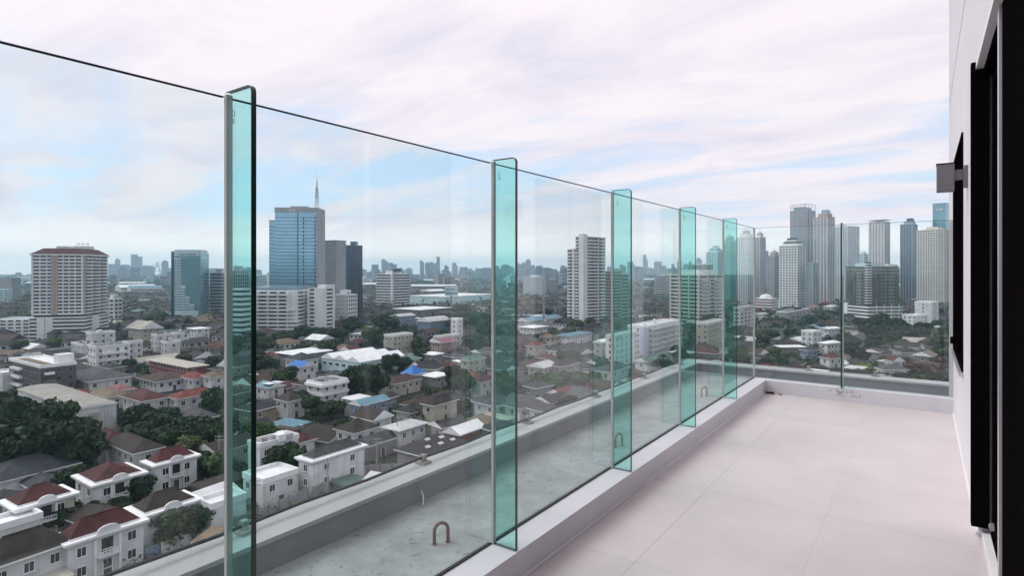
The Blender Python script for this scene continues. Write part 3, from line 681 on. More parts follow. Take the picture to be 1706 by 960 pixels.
bpart('stair_house', b.o, -8.5, -3.5, b.W*.6, b.W*.6+5, 14.2, 17.6, 'trim_white')
bpart('roof_tiles', b.o, -b.L+2, -3, 2, b.W*.5, 14.19, 14.24, 'tan_roof')
for q in range(4):
    bpart('balcony', b.o, -b.L*.85, -b.L*.55, -1.2, 0, 1.8+q*3.1, 2.7+q*3.1, 'trim_white'); bpart('balcony', b.o, 0, 1.0, 1, 4, 1.8+q*3.1, 2.7+q*3.1, 'trim_white')
b = house('white house with wide grey hip roof in front of white flats', 112, 149, 219, 637, 7, rc='grey_roof', rh=3.4, oh=1.1, lm='the wide grey-roofed house')
b = house('white house with dark maroon hip roof and veranda above the dark trees', 205, 236, 280, 670, 6.5, rc='maroon_roof', rh=2.6, lm='the maroon hip-roofed house')
b = house('long white house with bright red roof beside the tall fin', 280, 296, 366, 666, 6.5, rc='red_roof', rh=2.0, lm='the long red-roofed house')
b = house('white cottage with grey hip roof among dark trees', 297, 328, 362, 701, 5.5, rc='grey_roof', rh=2.4)
b = house('low house with long dark brown roof and white fascia', 232, 262, 318, 637, 4.5, rc='rust_roof', rh=2.4, oh=1.2)
b = house('maroon-walled building with flat pale metal roof', 248, 315, 343, 613, 7, 'slab', 'beige_roof', 'maroon_wall', oh=1.2, lm='the pale flat-roofed maroon building')
b = house('small house with red hip roof under the pale flat roof', 300, 322, 350, 633, 5, rc='red_roof', rh=2.2)
b = house('white house with tan hip roof touching the tall fin', 338, 352, 376, 630, 6, rc='tan_roof', rh=2.2)
b = house('white four-storey flats with balconies behind the grey-roofed house', 146, 160, 217, 580, 12.5, 'flat', 'grey_roof', floors=4, name='apartment_block', cat='apartment block', extra=4, lm='the white flats', door=False)
for q in range(3): bpart('balcony', b.o, 0, 1.5, b.W*.15, b.W*.85, 2.6+q*3.1, 3.5+q*3.1, 'trim_white')
house('small white block attached on the far side of the white flats', 205, 212, 238, 572, 10, 'flat', 'grey_roof', name='apartment_block', cat='apartment block', extra=2, door=False)
house('low white block with square windows left of the white flats', 119, 138, 147, 576, 8, 'flat', 'grey_roof', name='apartment_block', cat='apartment block', extra=2, door=False)
house('pale block with roof rooms above the white flats', 143, 152, 192, 557, 12, 'flat', 'pale_roof', name='apartment_block', cat='apartment block', extra=4, door=False)
house('cream house with pink tiled roof below the wide grey roof', 180, 196, 224, 653, 5, rc='pink_roof', wc='cream_wall', rh=2)
house('cream house with sandy orange roof below the wide grey roof', 155, 180, 210, 663, 4.5, rc='tan_roof', wc='cream_wall', rh=2)
house('tiny house with dull red roof behind the blank hall', 113, 132, 152, 661, 4, rc='red_roof', rh=1.6)
house('house with brown hip roof between apartment block and blank hall', 55, 84, 118, 652, 7, rc='brown_roof', rh=3)
house('white box building with curved top at the frame edge', -14, 4, 24, 625, 9, 'flat', 'white_roof', win=False, door=False, lm='the white box at the frame edge')
house('temple-like hall with pale hipped roof and beige gable', 214, 236, 268, 549, 9, 'gable', 'beige_roof', 'cream_wall', rh=5, name='hall', cat='hall', lm='the temple-like hall', oh=1.5)
for i, (xl, xm, xr, y) in enumerate(((252, 262, 283, 560), (284, 292, 315, 557), (268, 279, 300, 572))):
    house(('white shophouse row with roof tanks, first', 'white shophouse row with roof tanks, beside the fin', 'lower white shophouse row in front of two others')[i]+' below the teal tower', xl, xm, xr, y, 10, 'flat', 'grey_roof', name='shophouse', cat='shophouse', extra=4, door=False, group='shophouses below the teal tower')
house('white flat-roofed house with pale slab roof near the fin', 313, 328, 349, 549, 9, 'slab', 'white_roof', oh=1.0)
# ---- between the two big fins
house('long open shed with bright white flat roof', 464, 494, 549, 592, 7, 'slab', 'white_roof', 'grey_wall', oh=1.5, name='shed', cat='shed', lm='the long white shed', win=False)
b = survey('warehouse', 'pale warehouse with three white ridged roofs and dark gutters', 'warehouse', 536, 600, 673, 605, h=6.5, lm='the ridged white warehouse')
bpart('wall', b.o, -b.L, 0, 0, b.W, 0, 6.48, 'tower_cyan')
for q in range(3):
    w3 = b.L/3; obj('roof', hip(w3-.3, b.W, .4, 2.6, 'white_roof', gable=True, ridge_x=False).mesh('roof'), b.o, (-q*w3-.15, 0, 6.5))
windows(b, 2.6, 1, 3.1, 4.2, 2.8, 1.3)
house('small building with bright blue tarpaulin roof', 482, 502, 526, 613, 6, 'gable', 'blue_roof', 'tower_cyan' if False else 'white_wall', rh=2.2, lm='the blue tarpaulin roof')
house('dark roofed house pressed behind the blue tarpaulin roof', 476, 500, 530, 602, 6.5, rc='slate_roof', rh=3)
b = house('shed with half white half cyan roof among trees', 427, 447, 473, 648, 5, 'gable', 'cyan_roof', rh=1.8, lm='the white and cyan shed')
obj('roof_sheet', MB().box(-b.L*.55, .4, .0, b.W, 0, .12, 'white_roof').mesh('roof_sheet'), b.o, (0, 0, 6.5))
b = house('white three-storey house with planted roof terrace and ribbon balconies', 511, 537, 579, 642, 10, 'flat', 'grey_roof', floors=3, lm='the roof-terrace house', extra=3)
for q in range(3): bpart('balcony', b.o, -b.L, 1.0, -1.0, b.W, 3.0+q*3.1, 3.9+q*3.1, 'trim_white')
house('white-walled house with dark brown hip roof left of terrace house', 460, 480, 507, 670, 6, rc='brown_roof', rh=2.4)
b = house('blue house with blue roof and white annex', 588, 602, 646, 677, 6, 'gable', 'cyan_roof', 'blue_wall', rh=1.6, lm='the blue house')
house('white sheet roof lean-to joined to the blue house', 574, 590, 614, 667, 6, 'slab', 'white_roof', oh=.8)
house('pavilion with bright blue pyramid roof', 671, 688, 706, 625, 6, rc='blue_roof', rh=3.2, lm='the bright blue pyramid roof')
house('low building with dazzling white stepped roof', 704, 726, 748, 629, 5, 'slab', 'white_roof', 'grey_wall', oh=1.2, lm='the dazzling white roof')
house('cream house with pale green roof near the second fin', 767, 781, 808, 602, 7, 'hip', 'green_roof', 'cream_wall', rh=2, lm='the green-roofed house')
house('shed with small bright white roof behind dark houses', 703, 722, 737, 592, 6, 'slab', 'white_roof', 'grey_wall', oh=1)
house('sports hall with arched grey metal roof', 696, 716, 748, 537, 9, 'vault', 'pale_roof', 'blue_wall', rh=5, name='hall', cat='hall', lm='the arched grey hall', win=False, gable_x=False)
house('slim white six-storey block beside the arched hall', 751, 762, 771, 533, 17, 'flat', 'white_roof', floors=5, name='apartment_block', cat='apartment block', door=False, lm='the slim white block')
house('cream three-storey school-like block with white roof', 640, 655, 688, 561, 11, 'flat', 'pale_roof', 'cream_wall', floors=3, name='apartment_block', cat='apartment block', door=False, lm='the cream block')
house('long pink building with pink roof', 718, 735, 761, 572, 7, 'gable', 'pink_roof', 'pink_wall', rh=2)
house('long cream shophouse with small square windows behind pink building', 722, 735, 766, 563, 8, 'flat', 'beige_roof', 'cream_wall', name='shophouse', cat='shophouse', door=False)
house('long white factory with flat roof before the striped office block', 655, 700, 752, 517, 10, 'slab', 'white_roof', 'grey_wall', name='factory', cat='factory', maxs=120, lm='the long white factory', win=False)
house('very long white factory stretching to the second fin', 680, 742, 824, 495, 11, 'slab', 'white_roof', 'tower_cyan', name='factory', cat='factory', maxs=200, win=False, lm='the very long white factory')
house('white domed-roof plant building beyond the factories', 700, 716, 741, 486, 13, 'vault', 'white_roof', 'grey_wall', rh=5, name='factory', cat='factory', maxs=90, win=False)
house('pale blue hall before the long white factory', 650, 666, 692, 528, 9, 'gable', 'pale_roof', 'blue_wall', rh=2, name='hall', cat='hall')
house('house with orange red roof under the second fin', 775, 790, 802, 631, 5, rc='red_roof', rh=2.4)
house('white house with dark red hip roof touching the second fin', 790, 801, 823, 638, 6, rc='maroon_roof', rh=2.6)
house('cream house with long brown roof above the street', 712, 723, 761, 677, 6, 'hip', 'brown_roof', 'cream_wall', rh=2.2)
house('cream house with long brown tiled roof before the blue pavilion', 634, 656, 700, 641, 5, 'hip', 'rust_roof', 'cream_wall', rh=2.4)
house('white gabled house with broad grey brown roof near parapet', 589, 622, 652, 702, 6, 'gable', 'brown_roof', rh=2.6, gable_x=True)
house('house with pale tan flat roofs and white eaves', 640, 666, 709, 719, 6, 'hip', 'pale_roof', rh=1.5, lm='the pale tan roofs')
house('house with dark brown double roof left of pale tan roofs', 560, 590, 628, 723, 6, rc='brown_roof', rh=2.6)
b = house('white three-storey house with cluttered roof terrace right of tall fin', 418, 433, 497, 746, 9, 'flat', 'pale_roof', floors=3, extra=9, lm='the cluttered roof-terrace house')
house('annex with maroon roof behind the cluttered terrace house', 476, 488, 524, 742, 5, rc='maroon_roof', rh=2)
b = house('tall white box house with grey roof and white gutter', 498, 521, 607, 772, 8, 'inset', 'grey_roof', rh=1.8, lm='the white box house', pitch=6)
house('long low shed with grey sheet roof behind white box house', 584, 600, 673, 749, 4, 'gable', 'grey_roof', 'grey_wall', rh=2, name='shed', cat='shed', win=False)
b = house('large hall with dark grey roof and white skylights by parapet', 662, 708, 773, 762, 5.5, 'hip', 'dark_roof', 'grey_wall', rh=2.6, name='hall', cat='hall', win=False, lm='the skylight hall')
rr = random.Random(8)
for q in range(5):
    x0, y0 = -b.L*rr.uniform(.12, .44), b.W*(.2+.15*q)
    s_ = 2.6/(b.L/2+.7) if b.W > b.L else 2.6/(b.W/2+.7)
    if b.W > b.L: z = 5.5+.28+(-x0+.7)*(2.6-.28)/(b.L/2+.7)
    else: z = 5.5+.28+(y0+.7)*(2.6-.28)/(b.W/2+.7)
    k = obj('skylight', MB().box(-.45, .45, -.8, .8, .0, .08, 'pale_roof').mesh('skylight'), b.o, (x0, y0, z+.05))
    if b.W > b.L: k.rotation_euler = (0, math.atan((2.6-.28)/(b.L/2+.7)), 0)
    else: k.rotation_euler = (math.atan((2.6-.28)/(b.W/2+.7)), 0, 0)
house('house with white sheet roof and red gable near parapet', 751, 766, 804, 726, 6, 'gable', 'white_roof', 'red_roof', rh=2, win=False)
house('white gate house with balcony by the concrete fence', 405, 438, 497, 806, 6, 'flat', 'white_roof', lm='the white gate house')
house('low carport with teal sheet roof below the fence', 566, 580, 603, 812, 2.6, 'slab', 'green_roof', 'grey_wall', win=False, name='carport', cat='carport')
# ---- seen through the third and later panels
house('house with vivid orange red roof amid grey roofs', 877, 892, 908, 578, 6, rc='red_roof', wc='cream_wall', rh=2.8, lm='the vivid orange roof')
house('house with pale blue sheet roofs below the beige condominium', 928, 950, 986, 561, 6, 'slab', 'cyan_roof', oh=1, lm='the pale blue sheet roofs')
house('long pale blue roofed school before the beige condominium', 860, 880, 935, 536, 8, 'gable', 'cyan_roof', 'white_wall', rh=2.6, name='school', cat='school', maxs=110, lm='the pale blue school roof')
house('white-walled compound with flat roof by the pale blue school', 866, 890, 912, 547, 5, 'slab', 'white_roof', oh=1)
house('cream house with white gable and grey roof', 880, 906, 926, 614, 6, 'gable', 'pale_roof', 'cream_wall', rh=2.2)
house('cream house with brown roof beside the tree strip', 922, 936, 964, 612, 6, 'hip', 'brown_roof', 'cream_wall', rh=2.6, lm='the tree-strip house')
house('small cream tower house with curved white roof', 995, 1003, 1014, 572, 10, 'vault', 'white_roof', 'cream_wall', rh=2, lm='the cream tower house')
house('six-storey pale block standing behind the third fin', 1014, 1024, 1062, 562, 16, 'flat', 'pale_roof', 'white_wall', floors=5, name='apartment_block', cat='apartment block', door=False, pitch=5, lm='the pale block behind the fin')
house('house with bluish grey hip roof below the pale block', 990, 1016, 1046, 621, 7, rc='slate_roof', rh=2.6)
b = house('white apartment block with rounded balconies and lavender wall', 1046, 1080, 1134, 546, 18, 'flat', 'white_roof', floors=5, name='apartment_block', cat='apartment block', door=False, lm='the white balcony block', extra=3)
bpart('lavender_panel', b.o, -b.L*.38, .06, -.12, 0, 0, 17.9, 'lavender_wall')
for q in range(6): bpart('balcony', b.o, 0, 1.6, b.W*.05, b.W, 1.2+q*3, 1.9+q*3, 'trim_white')
for q in range(5): bpart('pier', b.o, 1.3, 1.75, b.W*(.05+.225*q), b.W*(.05+.225*q)+.5, 0, 17.8, 'trim_white')
house('pavilion with green glazed roof and white frame', 1058, 1078, 1112, 604, 5, 'gable', 'green_roof', rh=1.8)
house('cream apartment block with narrow balconies by fourth fin', 1160, 1180, 1209, 541, 17, 'flat', 'pale_roof', 'cream_wall', floors=5, name='apartment_block', cat='apartment block', door=False, lm='the cream narrow-balcony block')
house('white block with dark ribbon windows before the corner joint', 1226, 1233, 1257, 514, 20, 'flat', 'white_roof', floors=6, name='apartment_block', cat='apartment block', door=False, pitch=9, wsz=(6, 1.2), lm='the ribbon-window block')
# ---- beyond the end glass
house('long blue grey two-storey block among trees', 1294, 1312, 1367, 521, 9, 'flat', 'grey_roof', 'slate_roof' if False else 'grey_wall', name='school', cat='school', door=False, lm='the long blue grey block', maxs=70)
house('white modern house with flat stepped roof', 1335, 1354, 1369, 554, 10, 'flat', 'white_roof', lm='the white modern house', alpha=35)
house('white house with carport roof right of modern house', 1364, 1378, 1402, 574, 7, 'inset', 'white_roof', alpha=35, rh=1)
house('long low house with cream slab roof', 1293, 1303, 1341, 579, 4, 'slab', 'white_roof', 'tan_wall', oh=1.2, alpha=60, lm='the cream slab roof')
house('house with dark red roof at foot of dark upright', 1366, 1382, 1403, 598, 5, rc='maroon_roof', rh=2.6, alpha=40)
house('house with grey roof and blue awning left of red roof', 1333, 1346, 1362, 585, 5, rc='slate_roof', rh=2, wc='blue_wall', alpha=40)
house('house with curved white canopy roof behind modern house', 1364, 1380, 1399, 549, 6, 'vault', 'white_roof', rh=1.6, alpha=35)
house('white house with brown hip roof right of dark upright', 1409, 1430, 1440, 552, 6, rc='brown_roof', rh=2.6, alpha=20, lm='the brown hip-roofed house')
house('white house with grey roof close to the end parapet', 1462, 1472, 1511, 617, 6, rc='grey_roof', rh=2.2, alpha=55, lm='the grey-roofed house at the end parapet')
house('red-roofed house with white gable trim behind grey roof', 1474, 1488, 1503, 603, 6, 'gable', 'maroon_roof', rh=2.4, alpha=50)
house('white block with balconies below the cream tower', 1503, 1528, 1545, 527, 12, 'flat', 'white_roof', floors=3, name='apartment_block', cat='apartment block', alpha=25, door=False)
house('white office block with blank wall below the cream tower', 1524, 1552, 1564, 505, 22, 'flat', 'white_roof', floors=5, name='apartment_block', cat='apartment block', alpha=20, door=False, pitch=9)
house('small white pavilion among trees left of blue grey block', 1256, 1272, 1280, 524, 6, 'flat', 'white_roof', alpha=25)
house('pink villa with tiled roof among trees below tall towers', 1344, 1356, 1366, 512, 8, rc='pink_roof', wc='pink_wall', rh=2.4, alpha=30)
house('pale villa with wide roofs below tall towers', 1372, 1386, 1400, 512, 8, rc='pale_roof', rh=2.4, alpha=30)
house('white low office with square windows behind trees', 1288, 1318, 1328, 503, 9, 'flat', 'white_roof', alpha=15, door=False)
# ------------------------------------------------------------------ towers
def core(b, x0, x1, y0, y1, z0, z1, mat, name='core'): return bpart(name, b.o, x0, x1, y0, y1, z0, z1, mat)
def bands(b, x0, x1, y0, y1, z0, z1, nf, frac, mat, proud=.4, name='floor_band'):
    fh = (z1-z0)/nf
    for i in range(nf): bpart(name, b.o, x0-proud, x1+proud, y0-proud, y1+proud, z0+i*fh, z0+i*fh+fh*frac, mat)
def piers(b, x0, x1, y0, y1, z0, z1, nl, nr, pw, mat, proud=.55):
    for i in range(nl+1 if nl else 0):
        c = x0+(x1-x0)*i/nl; bpart('pier', b.o, c-pw/2, c+pw/2, y0-proud, y0+.3, z0, z1, mat)
    for i in range(nr+1 if nr else 0):
        c = y0+(y1-y0)*i/nr; bpart('pier', b.o, x1-.3, x1+proud+.01, c-pw/2, c+pw/2, z0, z1, mat)
def roof_frame(b, x0, x1, y0, y1, z, h, mat):
    m_ = MB()
    for i in range(7):
        c = x0+(x1-x0)*i/6; m_.box(c-.25, c+.25, y0, y0+.5, 0, h, mat)
    for i in range(4):
        c = y0+(y1-y0)*i/3; m_.box(x1-.5, x1, c-.25, c+.25, 0, h, mat)
    m_.box(x0, x1, y0+.05, y0+.45, h-.7, h-.1, mat).box(x1-.45, x1-.05, y0, y1, h-.7, h-.1, mat).box(x0, x1, y0+.05, y0+.45, h*.5-.3, h*.5+.3, mat)
    obj('roof_frame', m_.mesh('roof_frame'), b.o, (0, 0, z))
def tower(label, xl, xm, xr, y, yb, alpha, cm, bm, frac=.45, nl=5, nr=4, pm=None, crown='box', fh=3.3, pw=.9, name='residential_tower', cat='tower', lm=None, maxs=60, setback=None, proud=.4):
    b = survey(name, label, cat, xl, xm, xr, y, yb=yb, alpha=alpha, maxs=maxs, lm=lm, keep=.9, minL=9)
    L, W, H = b.L, b.W, b.H; nf = max(4, int(H/fh)); pm = pm or bm
    core(b, -L, 0, 0, W, 0, H, cm); bands(b, -L, 0, 0, W, 0, H, nf, frac, bm, proud)
    if nl or nr: piers(b, -L, 0, 0, W, 0, H, nl, nr, pw, pm, proud+.15)
    bpart('roof', b.o, -L-.5, .5, -.5, W+.5, H, H+1.1, bm)
    z = H+1.1
    if crown in ('box', 'cap'):
        bpart('plant_room', b.o, -L*.7, -L*.25, W*.25, W*.75, z, z+4, bm)
        if crown == 'cap':
            bpart('roof_canopy', b.o, -L*1.08, L*.08, -1.6, W+1.6, z+2.6, z+3.4, bm)
            for c in (-L*.9, -L*.5, -L*.1): bpart('canopy_post', b.o, c-.3, c+.3, .2, .8, z, z+2.6, bm)
        else: bpart('water_tank', b.o, -L*.22, -L*.08, W*.3, W*.5, z, z+2.2, 'aluminium')
    elif crown == 'pyramid':
        obj('roof_crown', MB().frustum((-L*.85, -L*.15, W*.15, W*.85), 0, (-L*.8, -L*.2, W*.2, W*.8), 4, bm).frustum((-L*.88, -L*.12, W*.12, W*.88), 4, (-L*.52, -L*.48, W*.48, W*.52), 4+min(L, W)*.42, 'tower_beige').mesh('roof_crown'), b.o, (0, 0, z))
        obj('spire', MB().bar((-L*.5, W*.5, 0), (-L*.5, W*.5, 6), .35, 'mast_white', 6, .08).mesh('spire'), b.o, (0, 0, z+4+min(L, W)*.41))
    elif crown == 'frame':
        bpart('plant_room', b.o, -L*.9, -L*.2, W*.2, W*.9, z, z+5, cm); roof_frame(b, -L, 0, 0, W, z, 9, bm)
    elif crown == 'vault': obj('roof_crown', vault(L, W, .3, min(L, 26)*.24, bm, False).mesh('roof_crown'), b.o, (0, 0, z))
    elif crown == 'taper':
        for q in range(4): bpart('setback', b.o, -L+1.6*(q+1), -1.6*(q+1), 1.6*(q+1), W-1.6*(q+1), z+q*2.4, z+(q+1)*2.4, bm if q % 2 == 0 else cm)
    elif crown == 'step':
        bpart('setback', b.o, -L*.75, -L*.05, W*.1, W*.8, z, z+4.5, bm); bpart('setback', b.o, -L*.55, -L*.12, W*.2, W*.7, z+4.5, z+9, cm); bpart('setback', b.o, -L*.5, -L*.2, W*.25, W*.6, z+9, z+10, bm)
    if setback:      # lower shoulder block against the right face
        f_, hh = setback; bpart('shoulder', b.o, 0, L*f_, W*.1, W*.9, 0, H*hh, cm); bands(b, 0, L*f_, W*.1, W*.9, 0, H*hh, max(3, int(nf*hh)), frac, bm, proud)
    return b

# white condominium with maroon mansard roof
b = survey('condominium_tower', 'white condominium tower with maroon mansard roof and banded floors', 'tower', 54, 139, 177, 426, yb=566, alpha=22, lm='the maroon-topped condominium', keep=.9)
L, W, H = b.L, b.W, b.H; zp = H*.30
core(b, -L, 0, 0, W, zp, H, 'dark_glazing'); bands(b, -L, 0, 0, W, zp, H, 17, .5, 'tower_white', .5)
for c in (-L*.995, -L*.02): bpart('pier', b.o, c-.5, c+.5, -.8, .4, zp, H, 'tower_white')
for c in (-L*.60, -L*.53): bpart('pier', b.o, c-1.0, c+1.0, -.75, .3, zp, H, 'tower_beige')
for c in (-L*.72, -L*.85, -L*.40, -L*.28, -L*.16): bpart('pier', b.o, c-.25, c+.25, -.6, .3, zp, H, 'tower_white')
for i in range(17):
    fh = (H-zp)/17; z = zp+i*fh
    for y0 in (W*.06, W*.38, W*.70): bpart('balcony', b.o, .3, 2.0, y0, y0+W*.22, z, z+fh*.42, 'tower_white')
for c in (W*.01, W*.33, W*.66, W*.98): bpart('pier', b.o, .0, 1.1, c-.4, c+.4, zp, H, 'tower_beige')
bpart('roof_slab', b.o, -L-1.2, 2.0, -1.2, W+1.2, H, H+1.0, 'tower_white')
obj('mansard_roof', MB().frustum((-L-1, 1.8, -1, W+1), 0, (-L+5, -4, 4, W-4), 4.2, 'maroon_roof').mesh('mansard_roof'), b.o, (0, 0, H+1.0))
bpart('plant_room', b.o, -L*.75, -L*.55, W*.4, W*.7, H+5.2, H+7.2, 'tower_white'); bpart('plant_room', b.o, -L*.4, -L*.12, W*.4, W*.7, H+5.2, H+7.4, 'tower_white')
for i in range(3): obj('dish', MB().bar((0,0,0), (0,0,1.4), .12, 'mast_white').frustum((-.3,.3,-.3,.3), 1.4, (-1.1,1.1,-.6,.6), 2.2, 'mast_white').mesh('dish'), b.o, (-L*.35+i*3, W*.5, H+7.3))
px0 = -L*1.02; core(b, px0, 1.5, -2.5, W, 0, zp-2.2, 'dark_glazing', 'podium_core'); bands(b, px0, 1.5, -2.5, W, 0, zp-2.2, 6, .52, 'tower_white', .4, 'podium_band')
bpart('podium_recess', b.o, -L*.98, -.5, .5, W, zp-2.2, zp, 'dark_glazing'); bpart('podium_roof', b.o, px0-.5, 2, -3, W, zp-2.4, zp-1.6, 'tower_white')
for c in (-L*.80, -L*.64): bpart('podium_pier', b.o, c-2.2, c+2.2, -3.1, -2, 0, zp-2, 'tower_white')
bpart('podium_panel', b.o, 1.4, 2.1, W*.25, W*.55, 0, zp-2, 'tower_white')
core(b, px0-30, px0, 2, W, 0, zp-3.5, 'dark_glazing', 'wing_core'); bands(b, px0-30, px0, 2, W, 0, zp-3.5, 6, .55, 'tower_white', .4, 'wing_band')
for q in range(7): bpart('wing_pier', b.o, px0-30+q*4.6, px0-28.6+q*4.6, 1.4, 2.4, 0, zp-3.4, 'tower_white')
# teal stepped-grid office tower
b = survey('office_tower', 'teal glass office tower with stepped white window grid', 'tower', 287, 334, 348, 420, yb=536, alpha=18, lm='the teal tower', keep=.9)
L, W, H = b.L, b.W, b.H
core(b, -L, 0, 0, W, 0, H, 'teal_glazing'); bands(b, -L, 0, 0, W, 0, H, 26, .12, 'navy_glazing', .08, 'mullion_line')
bpart('side_strip', b.o, -L-.8, -L+1.4, -.4, W, 0, H+.5, 'navy_glazing')
cols = 11; cw = (L-4)/cols; fh = H/27
heights = [1, 1, 1, .52, .52, .36, .36, .25, .25, .16, .16]
for i in range(cols):
    x0 = -L+2.2+i*cw
    bpart('cladding_panel', b.o, x0, x0+cw, -.45, 0, 0 if i > 2 else H*.10, H*heights[i]-(0 if i > 2 else 6), 'tower_cyan')
    for q in range(27):
        z = q*fh+1.0
        if z+fh < H*heights[i]-(0 if i > 2 else 6) and z > H*.13: bpart('window', b.o, x0+cw*.22, x0+cw*.78, -.52, -.4, z, z+fh*.55, 'window_glass')
bpart('cladding_panel', b.o, -L+2.2, -1, -.46, 0, H*.945, H+1.2, 'tower_cyan'); bpart('crown', b.o, -L+1.5, -1, 1, W-1, H, H+2.2, 'tower_cyan')
for i in range(12): bpart('window', b.o, -L+6+i*(L-9)/12, -L+6+(i+.55)*(L-9)/12, -.53, -.4, H*.955, H*.975, 'window_glass')
tower('grey office block with brown roof room behind the teal tower', 350, 368, 381, 456, 531, 35, 'navy_glazing', 'tower_grey', .35, 0, 0, name='office_tower', lm='the grey office block')
tower('dark office tower with roof trees seen through the tall fin', 379, 396, 414, 452, 536, 35, 'navy_glazing', 'tower_grey', .3, 5, 5, pw=.5, name='office_tower')
tower('white ribbon-window block seen through the tall fin', 379, 402, 416, 484, 570, 40, 'dark_glazing', 'tower_white', .55, 0, 0, crown=None)
# blue mirror office tower
b = survey('office_tower', 'tall blue mirror glass office tower with grey side and antenna', 'tower', 458, 529, 541, 346, yb=545, alpha=16, lm='the blue mirror tower', keep=.9)
L, W, H = b.L, b.W, b.H
core(b, -L, 0, 0, W, 0, H-4, 'blue_glazing'); nfl = 30
for i in range(nfl): bpart('floor_line', b.o, -L-.12, .0, -.14, W*.5, 8+i*(H-14)/nfl, 8+i*(H-14)/nfl+.45, 'navy_glazing')
bpart('recess_joint', b.o, -L*.47, -L*.455, -.2, 0, 0, H-4, 'black_metal')
bpart('side_wall', b.o, -.9, .35, -.5, W, 0, H, 'tower_grey'); bpart('crown_wall', b.o, -L-.3, .3, -.35, W, H-4.2, H, 'tower_grey')
for i in range(18): bpart('window', b.o, -L*.34, -L*.315, -.22, 0, H*.30+i*H*.035, H*.30+i*H*.035+H*.018, 'black_metal')
for i in range(26): bpart('window', b.o, -2.6, -1.6, -.22, 0, H*.08+i*H*.033, H*.08+i*H*.033+H*.02, 'window_glass')
core(b, -L-5.5, -L, 1.5, W, 0, H-12, 'blue_glazing', 'side_wing'); bpart('wing_cap', b.o, -L-5.8, -L, 1.2, W, H-12, H-11, 'tower_grey')
for i in range(27): bpart('floor_line', b.o, -L-5.62, -L, 1.38, 3, 8+i*(H-22)/27, 8.45+i*(H-22)/27, 'navy_glazing')
bpart('podium', b.o, -L-9, 3, -6, W, 0, 14, 'navy_glazing'); bpart('plant_room', b.o, -L*.7, -L*.3, W*.3, W*.7, H, H+2, 'tower_grey')
sg = MB()       # weathered roof sign of separate bars
for q, w3 in enumerate((.9, .5, .9, .7)): sg.box(q*1.5, q*1.5+w3, -.05, 0, 0, 1.5, 'trim_white')
obj('roof_sign', sg.mesh('roof_sign'), b.o, (-L*.66, -.36, H-3))
mr_ = obj('radio_mast', None, None, b.P+Vector((*(-b.ex*1.4+b.ey*3), H))); tag(mr_, 'red and white lattice radio mast on top of blue mirror tower', 'mast')
def lattice(z0, z1, a0, a1, seg, mat):
    m_ = MB()
    cs_ = lambda s_, z: [(s_*i, s_*j, z) for i, j in ((-1,-1), (1,-1), (1,1), (-1,1))]
    for i in range(seg):
        t0, t1 = i/seg, (i+1)/seg; A = cs_(a0+(a1-a0)*t0, z0+(z1-z0)*t0); Bq = cs_(a0+(a1-a0)*t1, z0+(z1-z0)*t1)
        for j in range(4):
            m_.bar(A[j], Bq[j], .14, mat, 4); m_.bar(A[j], Bq[(j+1) % 4], .07, mat, 4); m_.bar(Bq[j], Bq[(j+1) % 4], .05, mat, 4)
    return m_
obj('lattice_section', lattice(0, 8, 1.3, 1.1, 5, 'mast_white').mesh('lattice_section'), mr_); obj('lattice_section', lattice(8, 18, 1.05, .65, 7, 'rusty_steel').mesh('lattice_section'), mr_)
obj('lattice_section', lattice(18, 24, .45, .22, 5, 'mast_white').mesh('lattice_section'), mr_); obj('aerial', MB().bar((0,0,24), (0,0,30), .12, 'mast_white').mesh('aerial'), mr_)
for q, (x0, z0) in enumerate(((-1.9, 6), (-2.0, 10), (1.5, 11), (1.2, 15), (-1.2, 17), (-2.6, 3), (1.8, 5))): obj('antenna_panel', MB().box(-.3, .3, -.2, .2, 0, 2.0, 'mast_white').bar((0,0,1), (-x0*.8,0,1), .08, 'mast_white', 4).mesh('antenna_panel'), mr_, (x0, 0, z0))
tower('grey concrete tower with mirrored face beside blue mirror tower', 541, 560, 576, 402, 537, 42, 'tower_grey', 'tower_grey', .3, 0, 0, name='office_tower', crown=None)
b_ = tower('dark navy glass tower with lower right shoulder', 576, 594, 603, 410, 527, 30, 'navy_glazing', 'navy_glazing', .25, 5, 3, pm='dark_wall', pw=.4, name='office_tower', crown='box', lm='the navy tower')
# terraced white condominium
b = survey('condominium', 'sprawling white terraced condominium with curving ribbon balconies', 'condominium', 410, 490, 530, 487, yb=563, alpha=24, lm='the terraced condominium', keep=.95)
L, W, H = b.L, b.W, b.H; nf = 12; fh = H/nf
core(b, -L, 0, 4, W, 0, H, 'dark_glazing'); bpart('end_wall', b.o, -8, .4, 3.6, W, 0, H+1, 'tower_white')
for i in range(nf):
    xe = -1.0+ (4.0 if i < 5 else (0 if i < 8 else -4.5)); dep = 2.5 if i < 8 else 3.2
    pts = [(-L-1, 4.5), (-L-1, dep-2.5)]+[(xe-5+5*math.sin(a), 3+dep-2.5-3*math.cos(a)) for a in np.linspace(0, math.pi/2, 6)]+[(xe, 4.5)]
    obj('balcony', MB().prism(pts, 0, fh*.48, 'tower_white').mesh('balcony'), b.o, (0, 0, i*fh))
    bpart('floor_band', b.o, .3, .8, 4, W, i*fh, i*fh+fh*.5, 'tower_white')
    for q in range(3): bpart('window', b.o, .35, .62, 6+q*(W-8)/3, 6+(q+.75)*(W-8)/3, i*fh+fh*.5, i*fh+fh*.95, 'window_glass')
for q in range(5): bpart('pier', b.o, -L+q*L*.21, -L+q*L*.21+.7, .6, 4.5, 0, H, 'tower_white')
bpart('roof', b.o, -L-.5, .8, 4, W, H, H+.9, 'tower_white'); bpart('blue_roof', b.o, -L, -2, 8, W-1, H+.9, H+3.6, 'steel_glazing')
